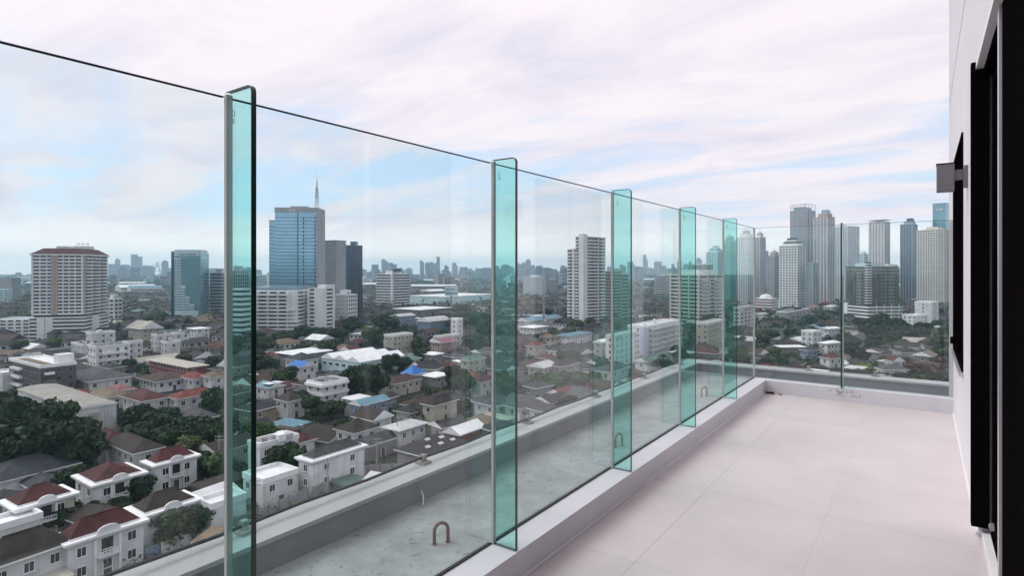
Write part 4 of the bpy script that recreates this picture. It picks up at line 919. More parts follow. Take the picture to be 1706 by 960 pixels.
b = survey('condominium', 'tall white slab of the condominium with blank middle and roof steps', 'condominium', 514, 538, 556, 482, yb=560, alpha=34, lm='the white slab condominium')
L, W, H = b.L, b.W, b.H; core(b, -L, 0, 0, W, 0, H, 'dark_glazing'); bands(b, -L, 0, 0, W, 0, H, 12, .52, 'tower_white', .4)
bpart('blank_wall', b.o, -L*.55, .9, -.9, W*.25, 0, H+1, 'tower_white'); bpart('end_pier', b.o, -.4, 1.0, W*.85, W, 0, H+3.5, 'tower_white'); bpart('end_pier', b.o, -L-.8, -L+1.2, -.8, W, 0, H+.5, 'tower_white')
bpart('plant_room', b.o, -L*.5, .5, W*.2, W*.9, H, H+3.2, 'tower_white')
tower('white apartment block with square window grid by navy tower', 556, 580, 594, 493, 541, 28, 'dark_glazing', 'tower_white', .45, 8, 4, crown='box', pw=1.2)
b = tower('white office block with dark ribbon windows and central white rib', 627, 653, 683, 458, 514, 42, 'dark_glazing', 'tower_white', .48, 0, 0, fh=3.4, name='office_tower', lm='the ribbon-striped office block')
bpart('central_rib', b.o, -1.2, 1.4, -1.4, 1.2, 0, b.H+1, 'tower_white'); bpart('roof_billboard', b.o, -b.L*.2, b.L*.02, b.W*.2, b.W*.5, b.H+4, b.H+8, 'dark_wall')
# beige stepped condominium tower
b = survey('residential_tower', 'tall beige condominium tower with stepped top and ribbed balconies', 'tower', 946, 972, 1008, 396, yb=546, alpha=38, lm='the beige condominium', keep=.95)
L, W, H = b.L, b.W, b.H; nf = 27
core(b, -L, -L*.35, 0, W*.8, 0, H*.86, 'dark_glazing', 'low_core'); bands(b, -L, -L*.35, 0, W*.8, 0, H*.86, 23, .58, 'tower_white', .5)
core(b, -L*.5, 0, W*.02, W, 0, H, 'dark_glazing'); bands(b, -L*.5, 0, W*.02, W, 0, H, nf, .52, 'tower_white', .5)
bpart('service_core', b.o, -L*.24, 1.0, -1.2, W*.14, 0, H+3.2, 'tower_white'); bpart('service_core', b.o, -L*.66, -L*.55, -1.0, W*.2, 0, H*.88, 'tower_white')
bpart('roof', b.o, -L*.5, .6, 0, W+.6, H, H+1.2, 'tower_beige'); bpart('roof', b.o, -L-.6, -L*.36, 0, W*.8, H*.86, H*.86+1.2, 'tower_beige')
for i in range(nf):
    z = i*H/nf
    for y0 in (W*.36, W*.70): obj('balcony', boxm(2.2, W*.24, 1.25, 'tower_white'), b.o, (.0, y0, z))
for i in range(23): bpart('balcony', b.o, -L*.95, -L*.78, -1.8, 0, i*H*.86/23, i*H*.86/23+1.25, 'tower_white')
bpart('pier', b.o, .0, 1.2, W*.64, W*.67, 0, H, 'tower_white')
bpart('annex_core', b.o, 0, 8, W, W+14, 0, H*.62, 'dark_glazing'); bands(b, 0, 8, W, W+14, 0, H*.62, 17, .5, 'tower_beige', .4, 'annex_band')
tower('banded beige condominium glimpsed through the third fin', 1010, 1026, 1047, 459, 536, 40, 'dark_glazing', 'tower_beige', .5, 0, 0, crown='box')
b = tower('cream grid balcony condominium behind the fourth and fifth fins', 1117, 1164, 1206, 460, 543, 40, 'dark_glazing', 'tower_cream', .5, 3, 3, crown='step', lm='the grid balcony condominium', pw=1.4)
for i in range(int(b.H/3.3)):
    for k, y0 in enumerate((b.W*.08, b.W*.55)): bpart('balcony', b.o, .3, 2.4, y0, y0+b.W*.32, i*3.3, i*3.3+1.2, 'tower_white')
# the tower cluster beyond the end glass
tower('pale hazy tower with stepped top behind the ribbed steel blue tower', 1238, 1250, 1262, 408, 497, 35, 'steel_glazing', 'tower_white', .4, 4, 3, pm='tower_white', crown='step')
tower('pale hazy tower between pyramid-crowned tower and white stepped tower', 1284, 1296, 1306, 436, 494, 35, 'steel_glazing', 'tower_white', .4, 3, 3, crown='box')
tower('pale far tower with flat top between curved-roof and overhanging-roof towers', 1428, 1439, 1448, 424, 494, 35, 'steel_glazing', 'tower_cyan', .35, 3, 3, crown='box')
tower('pale blue tower with domed cap left of the fifth fin', 1177, 1195, 1207, 421, 506, 35, 'steel_glazing', 'tower_cyan', .3, 4, 3, crown='taper', lm='the domed pale blue tower')
tower('teal-tinted tower behind the fifth fin', 1205, 1216, 1227, 402, 507, 35, 'steel_glazing', 'tower_grey', .3, 4, 3, crown='pyramid')
tower('slender steel blue tower with white ribs left of corner joint', 1227, 1245, 1256, 396, 510, 30, 'steel_glazing', 'tower_white', .3, 5, 3, pm='tower_white', crown='step', lm='the ribbed steel blue tower')
tower('slim tower with pyramid crown right of corner joint', 1257, 1266, 1275, 396, 507, 40, 'steel_glazing', 'tower_white', .3, 3, 3, pm='tower_white', crown='pyramid', lm='the pyramid-crowned tower')
tower('short grey tower with pyramid crown beside white octagonal tower', 1279, 1290, 1301, 427, 503, 40, 'steel_glazing', 'tower_grey', .35, 3, 3, pm='tower_beige', crown='pyramid')
tower('bright white tower with chamfered stepped top', 1299, 1328, 1341, 410, 516, 30, 'dark_glazing', 'tower_white', .5, 6, 3, pm='tower_white', crown='taper', pw=1.3, lm='the bright white stepped tower')
tower('tallest grey glass tower with open frame crown', 1317, 1342, 1358, 351, 508, 28, 'steel_glazing', 'tower_grey', .3, 6, 3, pm='tower_beige', pw=.7, crown='frame', lm='the frame-crowned tower', maxs=45)
tower('tall pinkish tower with stepped top against the frame-crowned tower', 1356, 1378, 1390, 362, 511, 30, 'steel_glazing', 'tower_beige', .42, 4, 3, pm='tower_white', crown='step', lm='the pinkish stepped tower')
tower('low blue glass slab at the foot of pinkish tower', 1348, 1354, 1361, 439, 517, 40, 'steel_glazing', 'tower_grey', .25, 2, 2, crown=None)
tower('pale tower with curved roof behind the dark upright', 1391, 1412, 1431, 378, 506, 38, 'steel_glazing', 'tower_white', .38, 5, 4, pm='tower_white', crown='vault', lm='the curved-roof tower')
tower('slim white tower with flat overhanging roof', 1448, 1473, 1482, 370, 500, 22, 'dark_glazing', 'tower_white', .5, 5, 2, pm='tower_white', crown='cap', pw=1.6, lm='the overhanging-roof tower')
b = survey('unfinished_building', 'unfinished dark building draped in netting with white stair column', 'building', 1409, 1446, 1498, 444, yb=541, alpha=48, lm='the netted unfinished building', keep=.95)
L, W, H = b.L, b.W, b.H; zp = H*.34
core(b, -L, 0, 0, W, zp, H, 'netting', 'netted_core'); bands(b, -L, 0, 0, W, zp, H, 11, .16, 'tower_grey', .1, 'slab_edge')
rr = random.Random(3)
for i in range(26):      # hanging strips of torn net
    if rr.random() < .5: c = rr.uniform(.03, .95)*L; bpart('net_strip', b.o, -c-1.2, -c, -.4, 0, zp, H-rr.uniform(0, 14), 'netting')
    else: c = rr.uniform(.05, .95)*W; bpart('net_strip', b.o, 0, .4, c, c+1.2, zp, H-rr.uniform(0, 14), rr.choice(('netting', 'moss')))
bpart('stair_core', b.o, -1.8, 1.2, -1.2, 2.6, 0, H+4, 'dark_glazing')
for i in range(24): bpart('stair_flight', b.o, -2.0, 1.5, -1.5, 2.9, i*(H+4)/24, i*(H+4)/24+.9, 'tower_white')
bpart('roof_shed', b.o, -L*.7, -L*.1, W*.1, W*.6, H, H+3, 'tower_cyan'); bpart('roof_shed', b.o, -L*.4, -.5, W*.65, W*.9, H, H+2.2, 'tower_white')
core(b, -L-1, 2, -2, W+1, 0, zp, 'dark_glazing', 'parking_core'); bands(b, -L-1, 2, -2, W+1, 0, zp, 6, .5, 'tower_white', .3, 'parking_band'); bpart('end_wall', b.o, -L-2.5, -L+5, -2.6, 2, 0, zp+.5, 'tower_white')
for q in range(4): bpart('pier', b.o, 2.0, 2.5, W*(.2+.24*q), W*(.2+.24*q)+.6, 0, zp, 'tower_white')
tower('dark blue glass tower with bright right edge', 1500, 1519, 1528, 374, 501, 22, 'navy_glazing', 'steel_glazing', .25, 4, 2, pm='tower_grey', crown='step', pw=.5, lm='the dark blue glass tower')
tower('broad cream tower with small square windows', 1528, 1572, 1580, 383, 511, 15, 'dark_glazing', 'tower_cream', .5, 10, 2, pm='tower_cream', pw=1.5, crown='box', lm='the broad cream tower')
b = tower('tallest dark teal tower with white sign by the house wall', 1554, 1576, 1584, 339, 500, 15, 'teal_glazing', 'navy_glazing', .25, 0, 0, crown=None, name='office_tower', lm='the dark teal tower')
sg = MB()
for q in range(4): sg.box(q*2.6, q*2.6+1.8, -.1, 0, 0, 2.6, 'trim_white')
obj('roof_sign', sg.mesh('roof_sign'), b.o, (-b.L*.75, -.6, b.H-10))
b = survey('office_building', 'banded white building with white roof dome', 'building', 1256, 1285, 1296, 499, yb=523, alpha=20, lm='the domed white building')
core(b, -b.L, 0, 0, b.W, 0, b.H, 'maroon_wall'); bands(b, -b.L, 0, 0, b.W, 0, b.H, 5, .55, 'tower_white', .4)
dm = MB(); R_ = b.L*.36
for i in range(5):
    a0, a1 = math.pi/2*i/5, math.pi/2*(i+1)/5
    for j in range(14):
        t0, t1 = 2*math.pi*j/14, 2*math.pi*(j+1)/14
        P_ = lambda a, t: (R_*math.cos(a)*math.cos(t), R_*math.cos(a)*math.sin(t), R_*.75*math.sin(a))
        dm.face([P_(a0,t0), P_(a0,t1), P_(a1,t1), P_(a1,t0)], 'trim_white')
obj('dome', dm.mesh('dome', True), b.o, (-b.L*.5, b.W*.5, b.H+.4)); bpart('roof', b.o, -b.L-.6, .6, -.6, b.W+.6, b.H, b.H+.4, 'tower_white')
tower('white slab apartment block with fine windows far beyond factories', 872, 902, 909, 463, 494, 20, 'steel_glazing', 'tower_white', .5, 9, 2, crown='box', maxs=70, lm='the far white slab block')
tower('bluish slab block next to far white slab', 910, 924, 929, 467, 490, 20, 'navy_glazing', 'tower_grey', .5, 5, 2, crown='box', maxs=60)
tower('small brown and grey block below far skyline by fourth fin', 1068, 1076, 1084, 481, 494, 30, 'navy_glazing', 'tower_grey', .4, 2, 2, crown='box')
tower('white apartment block with balconies right of maroon-topped condominium', 178, 190, 203, 500, 540, 40, 'dark_glazing', 'tower_white', .5, 2, 2, crown='box', lm='the balcony block by the condominium')
tower('pale blue glass block at the frame edge', -20, 6, 19, 484, 508, 30, 'steel_glazing', 'tower_cyan', .35, 3, 2, crown=None)
# billboard and water tower
bb = obj('billboard', None, None, at(752, 522)); tag(bb, 'pale billboard on a tall post before the long factories', 'billboard')
bb.rotation_euler = (0, 0, YAW+.2); k_ = bb.location.length
obj('post', MB().bar((0,0,0), (0,0,22), .9, 'galvanised', 8).mesh('post'), bb); obj('board', MB().box(-7.5, 7.5, -.6, .6, 20, 32, 'tower_cyan').mesh('board'), bb); obj('print', MB().box(-6.5, 6.5, -.68, -.6, 22, 24, 'steel_glazing').box(-6.5, 4, -.68, -.6, 27, 28.5, 'steel_glazing').mesh('print'), bb)
wt = obj('water_tower', None, None, at(906, 548)); tag(wt, 'slender water tower with white collar before the factories', 'water tower')
obj('shaft', MB().bar((0,0,0), (0,0,22), 1.0, 'galvanised', 10).mesh('shaft'), wt); obj('collar', MB().bar((0,0,6), (0,0,8), 2.2, 'trim_white', 12).mesh('collar'), wt); obj('tank', MB().bar((0,0,22), (0,0,23.5), 1.0, 'galvanised', 10, 1.5).bar((0,0,23.5), (0,0,27), 1.5, 'galvanised', 10).mesh('tank'), wt)

# concrete boundary fence: posts and panels one by one
fr_ = obj('concrete_fence', None, None, at(430, 872)); tag(fr_, 'grey concrete panel fence running beside the lane below the parapet', 'fence')
O = fr_.location
for a, c in (((392, 890), (513, 838)), ((521, 836), (613, 796)), ((613, 796), (712, 792))):
    A, Bq = at(*a), at(*c); dv = Bq-A; n_ = max(2, round(dv.length/2.6)); ang = math.atan2(dv.y, dv.x)
    for i in range(n_+1):
        p = A+dv*i/n_-O; obj('post', boxm(.26, .26, 3.3, 'grey_wall'), fr_, p-Vector((.13, .13, 0)))
        if i < n_: obj('panel', boxm(dv.length/n_-.3, .12, 3.0, 'concrete'), fr_, p+dv.normalized()*.15, ang)
# villa garden wall
gw = obj('garden_wall', None, None, at(250, 925)); tag(gw, 'white plastered garden wall with blue gate along the lane villa', 'wall'); O = gw.location
A, Bq = at(268, 925), at(375, 885); dv = Bq-A; ang = math.atan2(dv.y, dv.x)
for i in range(7):
    p = A+dv*i/7-O; obj('panel', boxm(dv.length/7-.05, .2, 2.0, 'white_wall'), gw, p, ang); obj('post', boxm(.35, .35, 2.5, 'trim_white'), gw, p, ang)
p = A-dv*.22-O; obj('gate', boxm(dv.length*.2, .12, 2.1, 'blue_wall'), gw, p, ang)
def upole(px, py, label, h=9.5, rz=0.6):
    r = obj('utility_pole', None, None, at(px, py), rz); tag(r, label, 'utility pole', 'utility poles along the lanes')
    obj('pole', MB().bar((0,0,0), (0,0,h), .17, 'concrete', 8, .11).mesh('pole'), r)
    for z in (h-.5, h-1.3):
        a = obj('crossarm', MB().box(-1, 1, -.06, .06, z, z+.12, 'galvanised').mesh('crossarm'), r)
        for x0 in (-.9, -.4, .4, .9): obj('insulator', MB().bar((x0,0,z+.12), (x0,0,z+.32), .05, 'trim_white', 6).mesh('insulator'), a)
for px, py, lb in ((546, 838, 'utility pole in front of the white box house'), (425, 880, 'utility pole beside the tall fin at the concrete fence'), (628, 795, 'utility pole at the bend of the concrete fence'), (662, 752, 'utility pole between grey shed and skylight hall'), (790, 705, 'utility pole near the street by the second fin'), (365, 790, 'utility pole just before the tall fin')):
    upole(px, py, lb)

# ------------------------------------------------------------------ trees
def crown_mesh(name, mat, seed, R=1.0, n_leaf=3000, lobes=15, flat=.72, leaf=.108):
    rr = np.random.default_rng(seed); cs_ = []
    while len(cs_) < lobes:
        p = rr.uniform(-1, 1, 3)
        if p@p < .62: cs_.append((p*np.array([1, 1, flat]), rr.uniform(.26, .46)))
    v = []; f = []
    for i in range(n_leaf):
        c, r = cs_[rr.integers(lobes)]; d = rr.normal(size=3); d /= np.linalg.norm(d)
        if d[2] < -.35 and rr.random() < .6: d[2] *= -1
        p = c+d*r*rr.uniform(.72, 1.08)*np.array([1, 1, .85]); nrm = d+rr.normal(size=3)*.55; nrm /= np.linalg.norm(nrm)
        a = np.cross(nrm, rr.normal(size=3)); a /= np.linalg.norm(a); bq = np.cross(nrm, a); s_ = leaf*rr.uniform(.55, 1.3)
        k = len(v); v += [tuple((p+a*s_)*R), tuple((p+bq*s_*.62)*R), tuple((p-a*s_)*R), tuple((p-bq*s_*.62)*R)]; f.append((k, k+1, k+2, k+3))
    me = bpy.data.meshes.new(name); me.from_pydata(v, [], f); me.materials.append(MATS[mat]); me.update(); return me
TONES = {'dark green': 'leaf_dark', 'mid green': 'leaf_mid', 'olive green': 'leaf_olive', 'bright green': 'leaf_bright', 'reddish brown': 'leaf_russet'}
CR = {t_: [crown_mesh('crown_'+mt, mt, 11*i+k*7, lobes=(12, 17, 22)[k], flat=(.95, .75, .6)[k]) for k in range(3 if i < 3 else 1)] for i, (t_, mt) in enumerate(TONES.items())}
def trunk_mesh(seed):
    rr = random.Random(seed); m_ = MB(); m_.bar((0,0,0), (.01,.01,.55), .055, 'bark', 7, .038)
    for i in range(5):
        a = rr.uniform(0, 6.28); m_.bar((.01,.01,.35+.05*i), (.28*math.cos(a), .28*math.sin(a), .65+.06*i), .026, 'bark', 5, .01)
    return m_.mesh('trunk')
TRK = [trunk_mesh(1), trunk_mesh(2)]
TREES = []
def tree(px, py, h, r, tone='dark green', label=None, world=None):
    rr = random.Random(int(px*13+py*7)); P = world if world is not None else at(px, py)
    o = obj('tree', None, None, P, rr.uniform(0, 6.28)); o['group'] = 'trees between the houses'; o['category'] = 'tree'
    if label: o['label'] = label
    k = rr.choice(CR[tone]); zr = h*.44
    obj('crown', k, o, (0, 0, h-zr*.98), 0, (r, r*rr.uniform(.85, 1.1), zr*1.05)); obj('trunk', rr.choice(TRK), o, (0, 0, -.1), 0, (h*.9, h*.9, h*.9))
    TREES.append((o, px, py, h, r, tone)); FOOT.append((P.x, P.y, r*.75)); return o
for a in ((28, 800, 15, 8), (70, 798, 14, 7.5), (112, 796, 15, 7), (140, 790, 11, 5.5), (12, 760, 16, 8), (52, 752, 16, 7), (95, 756, 14, 7), (128, 768, 12, 6), (8, 722, 13, 6),
          (232, 846, 6.5, 4), (95, 884, 5.5, 4.2), (70, 880, 4.5, 3.2), (285, 912, 7, 4.2), (322, 905, 6.5, 3.8), (160, 868, 4, 2.6), (200, 862, 4, 2.6), (213, 725, 8, 5), (240, 730, 10, 6), (272, 728, 10, 6), (235, 752, 9, 5), (285, 758, 9, 5), (312, 756, 10, 6), (352, 762, 12, 6), (335, 795, 6, 4),
          (305, 806, 5, 3.4), (362, 700, 11, 6), (478, 812, 10, 5.2), (458, 800, 8, 4), (608, 672, 17, 7.5), (592, 668, 13, 6), (628, 668, 12, 5.5), (756, 660, 12, 6), (772, 664, 11, 5), (650, 626, 10, 5.5), (668, 622, 9, 5), (520, 700, 8, 5), (548, 700, 7, 5), (500, 690, 8, 5),
          (585, 563, 16, 9), (560, 575, 13, 8), (636, 560, 17, 10), (625, 585, 14, 9), (655, 556, 12, 7), (440, 592, 11, 7), (470, 580, 12, 8), (500, 572, 12, 8), (530, 568, 11, 7), (450, 628, 10, 6), (425, 615, 10, 6), (480, 640, 8, 5), (500, 600, 9, 6),
          (775, 552, 18, 11), (800, 556, 19, 12), (815, 570, 17, 10), (790, 585, 12, 7), (765, 530, 14, 10), (1455, 570, 17, 10), (1475, 562, 18, 11), (1498, 566, 15, 9), (1520, 572, 14, 9), (1440, 560, 12, 7), (1540, 560, 12, 7),
          (1270, 585, 11, 6), (1285, 570, 10, 6), (1300, 548, 11, 7), (1320, 565, 9, 6), (1350, 545, 11, 7), (1372, 540, 10, 6), (1390, 535, 10, 7), (1275, 620, 7, 4), (1305, 620, 7, 4), (1320, 610, 7, 4), (1420, 598, 10, 6), (1440, 610, 9, 5), (1455, 590, 11, 6), (1425, 628, 7, 4), (1500, 640, 6, 3.5), (1545, 642, 7, 4), (1560, 590, 9, 5), (1330, 530, 11, 7)):
    tree(*a)
tree(1442, 632, 8, 3.4, 'bright green', 'bright lime green young tree near the end parapet'); tree(826, 553, 8, 5, 'bright green', 'light green bushy tree below the second fin'); tree(605, 560, 9, 5, 'bright green', 'small yellow green tree before the navy tower')
for i, a in enumerate(((1528, 632, 8, 6), (1550, 634, 8, 6), (1512, 620, 7, 5), (1566, 622, 8, 5))): tree(*a, 'reddish brown', ('reddish flowering tree right of grey roof', 'reddish flowering tree closest to the end parapet', 'small reddish tree behind the grey-roofed house', 'reddish tree beside the house wall')[i])
for a in ((895, 652, 8, 6), (915, 650, 8, 6), (938, 652, 9, 6), (962, 648, 8, 6), (985, 648, 8, 5), (1290, 603, 8, 5), (1408, 575, 9, 5)): tree(*a, 'mid green')
# ------------------------------------------------------------------ filler: ordinary houses, low blocks, far towers, trees
rng = random.Random(77)
def visible(p):
    if p is None: return False
    x, y = p[0], p[1]
    if not (-60 < x < 1600): return False
    side = HOR+.40*(1539-x) if x < 1165 else 1e9; end = 600+.1*(x-1160) if x > 1150 else 1e9
    return y < min(side, end)+25 and y < 1010
def blocked(x0, x1, y0, y1, D):
    for a, c, t0, t1, d in HAND:
        if D < d+2 and x0 < c and x1 > a and y0 < t1 and y1 > t0: return True
    return False
def free(x, y, r):
    for a, c, q in FOOT:
        if (a-x)**2+(c-y)**2 < (q+r)**2: return False
    return True
RC = [('dark grey', 'dark_roof'), ('brown', 'brown_roof'), ('dark grey', 'dark_roof'), ('rust brown', 'rust_roof'), ('grey', 'grey_roof'), ('brown', 'brown_roof'), ('slate', 'slate_roof'), ('maroon', 'maroon_roof'), ('tan', 'tan_roof'), ('red', 'red_roof'), ('green', 'green_roof'), ('pale', 'pale_roof'), ('white', 'white_roof'), ('cyan', 'cyan_roof'), ('beige', 'beige_roof')]
RWT = [10, 10, 8, 9, 8, 8, 7, 4, 3, 1.2, 1, 2, 2, .5, 1.5]
WC = [('white', 'white_wall', 4), ('cream', 'cream_wall', 3), ('grey', 'grey_wall', 4), ('tan', 'tan_wall', 3)]
AUTO = []       # (object, description, px, py)
TANK = MB().bar((0,0,1.8), (0,0,3.4), .62, 'aluminium', 10).box(-.5,.5,-.5,.5,0,1.8,'galvanised').mesh('water_tank')
def small_house(x, y, L, W, h, rot, rc, wc, kind, detail):
    o = obj('house', None, None, (x, y, 0), rot); b = B(); b.o, b.L, b.W = o, L, W
    bpart('wall', o, -L, 0, 0, W, 0, h-.02, wc[1])
    rh = min(L, W)*rng.uniform(.2, .32)+.3
    if kind == 'hip': me = hip(L, W, 1.0, rh, rc[1])
    elif kind == 'gable': me = hip(L, W, .9, rh, rc[1], gable=True)
    else: me = MB().frustum((-L-.8, .8, -.8, W+.8), 0, (-L-.6, .6, -.6, W+.6), .3, rc[1])
    obj('roof', me.mesh('roof'), o, (0, 0, h))
    if rng.random() < .3: obj('water_tank', TANK, o, (1.0, W*rng.uniform(.2, .8), 0))
    if detail: windows(b, h-3.1 if h < 6 else h-6.2, 1 if h < 6 else 2, 3.1, 3.4, 1.2, 1.2, skip=.25, seed=int(x*7))
    return o
cand = []; tries = 0
while len(cand) < 1700 and tries < 90000:      # pack the quarter densely, then make the nearest ones single houses
    tries += 1
    px = rng.uniform(-60, 1595); D = 92*(1300/92)**rng.random(); P = at_d(px, D); pr = proj(P.x, P.y, 3)
    if not visible(pr): continue
    k = 1 if D < 330 else 1.35
    L, W = rng.uniform(5, 11)*k, rng.uniform(5.5, 11.5)*k; h = rng.choice((2.8, 2.9, 3.0, 3.2, 3.4, 5.2, 5.6, 5.9))
    r = .36*(L+W); rot = rng.gauss(0, .05)+(.12 if px < 700 else -.18)
    if rng.random() < .12: rot += math.pi/4*rng.uniform(.3, 1)
    c, s_ = math.cos(rot), math.sin(rot); cx, cy = P.x+(-L/2*c-W/2*s_), P.y+(-L/2*s_+W/2*c)
    pc = proj(cx, cy, 0)
    if pc is None or not free(cx, cy, r*.82): continue
    D2 = pc[2]; hw = r*F/D2*.9; top = HOR+(EYE-h-2.0)*F/D2
    if blocked(pc[0]-hw, pc[0]+hw, top, pc[1], D2): continue
    rc = rng.choices(RC, RWT)[0]; wc = rng.choices(WC, [q[2] for q in WC])[0]
    kind = rng.choices(('hip', 'gable', 'slab'), (6, 4, 1.2))[0]
    if rc[0] in ('white', 'cyan', 'beige', 'pale') and kind == 'hip': kind = 'slab'
    cand.append((D2, P.x, P.y, L, W, h, rot, rc, wc, kind, pc)); FOOT.append((cx, cy, r*.82))
cand.sort(key=lambda q: q[0])
fh_ = MB()
for i_, (D2, X, Y, L, W, h, rot, rc, wc, kind, pc) in enumerate(cand):
    if i_ < 205:
        o = small_house(X, Y, L, W, h, rot, rc, wc, kind, D2 < 330)
        if rng.random() < .6:      # lean-to against one side
            q, l2 = rng.uniform(.25, .6)*W, rng.uniform(2, 3.4); z = rng.uniform(2.2, 2.8); rm = rng.choices(RC, RWT)[0][1]
            lt = bpart('lean_to', o, 0, l2, W*.1, W*.1+q, 0, z, wc[1]); obj('lean_to_roof', MB().frustum((-.1, l2+.5, -.4, q+.4), 0, (-.1, .0, -.4, q+.4), .7, rm).mesh('lean_to_roof'), lt, (0, 0, z))
        sz = 'one-storey' if h < 5 else 'two-storey'
        AUTO.append((o, f"{sz} {wc[0]} house with {rc[0]} {dict(hip='hip', gable='gable', slab='flat')[kind]} roof", pc[0], pc[1]-8, 'house', 'ordinary houses in the low-rise quarter'))
        continue
    c, s_ = math.cos(rot), math.sin(rot); rc, wc = rc[1], wc[1]      # farther roofs, too many to count: one mass
    T = lambda x, y, z: (X+x*c-y*s_, Y+x*s_+y*c, z)
    x0, x1, y0, y1 = -L, 0, 0, W; xm_, ym_ = -L/2, W/2; q = [(x0,y0),(x1,y0),(x1,y1),(x0,y1)]
    for i in range(4):
        a, e_ = q[i], q[(i+1) % 4]; fh_.face([T(*a, 0), T(*e_, 0), T(*e_, h), T(*a, h)], wc)
    nw = max(1, int(L/3.5))
    for i in range(nw): fh_.face([T(x0+(i+.25)*L/nw, -.06, h-2.3), T(x0+(i+.7)*L/nw, -.06, h-2.3), T(x0+(i+.7)*L/nw, -.06, h-1), T(x0+(i+.25)*L/nw, -.06, h-1)], 'window_glass')
    nw = max(1, int(W/3.5))
    for i in range(nw): fh_.face([T(.06, (i+.25)*W/nw, h-2.3), T(.06, (i+.7)*W/nw, h-2.3), T(.06, (i+.7)*W/nw, h-1), T(.06, (i+.25)*W/nw, h-1)], 'window_glass')
    o_ = .7; q = [(x0-o_,y0-o_),(x1+o_,y0-o_),(x1+o_,y1+o_),(x0-o_,y1+o_)]; rh = h+min(L, W)*.25
    if kind != 'slab':
        if L > W:
            ins = W*.45 if kind == 'hip' else 0; r0, r1 = (x0-o_+ins, ym_), (x1+o_-ins, ym_)
            fh_.face([T(*q[0], h), T(*q[1], h), T(*r1, rh), T(*r0, rh)], rc); fh_.face([T(*q[2], h), T(*q[3], h), T(*r0, rh), T(*r1, rh)], rc)
            fh_.face([T(*q[1], h), T(*q[2], h), T(*r1, rh)], rc); fh_.face([T(*q[3], h), T(*q[0], h), T(*r0, rh)], rc)
        else:
            ins = L*.45 if kind == 'hip' else 0; r0, r1 = (xm_, y0-o_+ins), (xm_, y1+o_-ins)
            fh_.face([T(*q[1], h), T(*q[2], h), T(*r1, rh), T(*r0, rh)], rc); fh_.face([T(*q[3], h), T(*q[0], h), T(*r0, rh), T(*r1, rh)], rc)
            fh_.face([T(*q[0], h), T(*q[1], h), T(*r0, rh)], rc); fh_.face([T(*q[2], h), T(*q[3], h), T(*r1, rh)], rc)
    else: fh_.face([T(*a, h+.2) for a in q], rc)
tag(obj('far_rooftops', fh_.mesh('far_rooftops')), 'dense low roofs of the far residential quarters', 'rooftops', kind='stuff')
# larger low blocks and sheds in the middle distance
LB = [('white', 'tower_white'), ('cream', 'tower_cream'), ('grey', 'tower_grey'), ('pale blue', 'tower_cyan'), ('beige', 'tower_beige')]
n_l = 0; tries = 0
while n_l < 120 and tries < 30000:
    tries += 1
    px = rng.uniform(-30, 1590); D = 560*(3200/560)**rng.random(); P = at_d(px, D); kind = rng.random()
    if kind < .5: L, W, h = rng.uniform(40, 110), rng.uniform(18, 40), rng.uniform(7, 12)
    else: L, W, h = rng.uniform(18, 40), rng.uniform(12, 18), rng.uniform(14, 40)
    pr = proj(P.x, P.y, 0); hw = L*.5*F/D
    if not visible(pr) or not free(P.x, P.y, L*.5): continue
    if blocked(px-hw, px+hw, HOR+(EYE-h)*F/D, pr[1], D): continue
    cm = rng.choice(LB); v = Vector(ray(px)).normalized(); rot = math.atan2(-v.x, v.y)+rng.gauss(0, .45)
    if kind < .5:
        o = obj('factory_shed', None, None, P, rot); b = B(); b.o, b.L, b.W = o, L, W
        bpart('wall', o, -L/2, L/2, -W/2, W/2, 0, h, cm[1]); rmat = rng.choice(('white_roof', 'white_roof', 'pale_roof', 'cyan_roof'))
        obj('roof', hip(L, W, .6, W*.14+.5, rmat, gable=True, ridge_x=True).mesh('roof'), o, (L/2, -W/2, h)); bpart('window_strip', o, -L*.46, L*.46, -W/2-.1, -W/2, h*.55, h*.75, 'window_glass')
        AUTO.append((o, f"long {cm[0]} factory shed with {dict(white_roof='white', pale_roof='pale grey', cyan_roof='cyan')[rmat]} ridged roof", px, pr[1], 'shed', 'factory sheds in the middle distance'))
    else:
        o = obj('apartment_block', None, None, P, rot); bpart('wall', o, -L/2, L/2, -W/2, W/2, 0, h, cm[1])
        nf = max(3, int(h/3.2))
        for i in range(nf): bpart('window_band', o, -L*.47, L*.47, -W/2-.12, -W/2, i*h/nf+h/nf*.4, i*h/nf+h/nf*.85, 'dark_glazing')
        bpart('roof_room', o, -L*.2, L*.05, -W*.2, W*.2, h, h+3, cm[1]); bpart('parapet', o, -L/2-.3, L/2+.3, -W/2-.3, W/2+.3, h-.2, h+.7, cm[1])
        AUTO.append((o, f"{'tall ' if h > 27 else 'squat ' if h < 19 else ''}{cm[0]} apartment block with banded windows", px, pr[1], 'apartment block', 'apartment blocks in the middle distance'))
    FOOT.append((P.x, P.y, L*.5)); n_l += 1
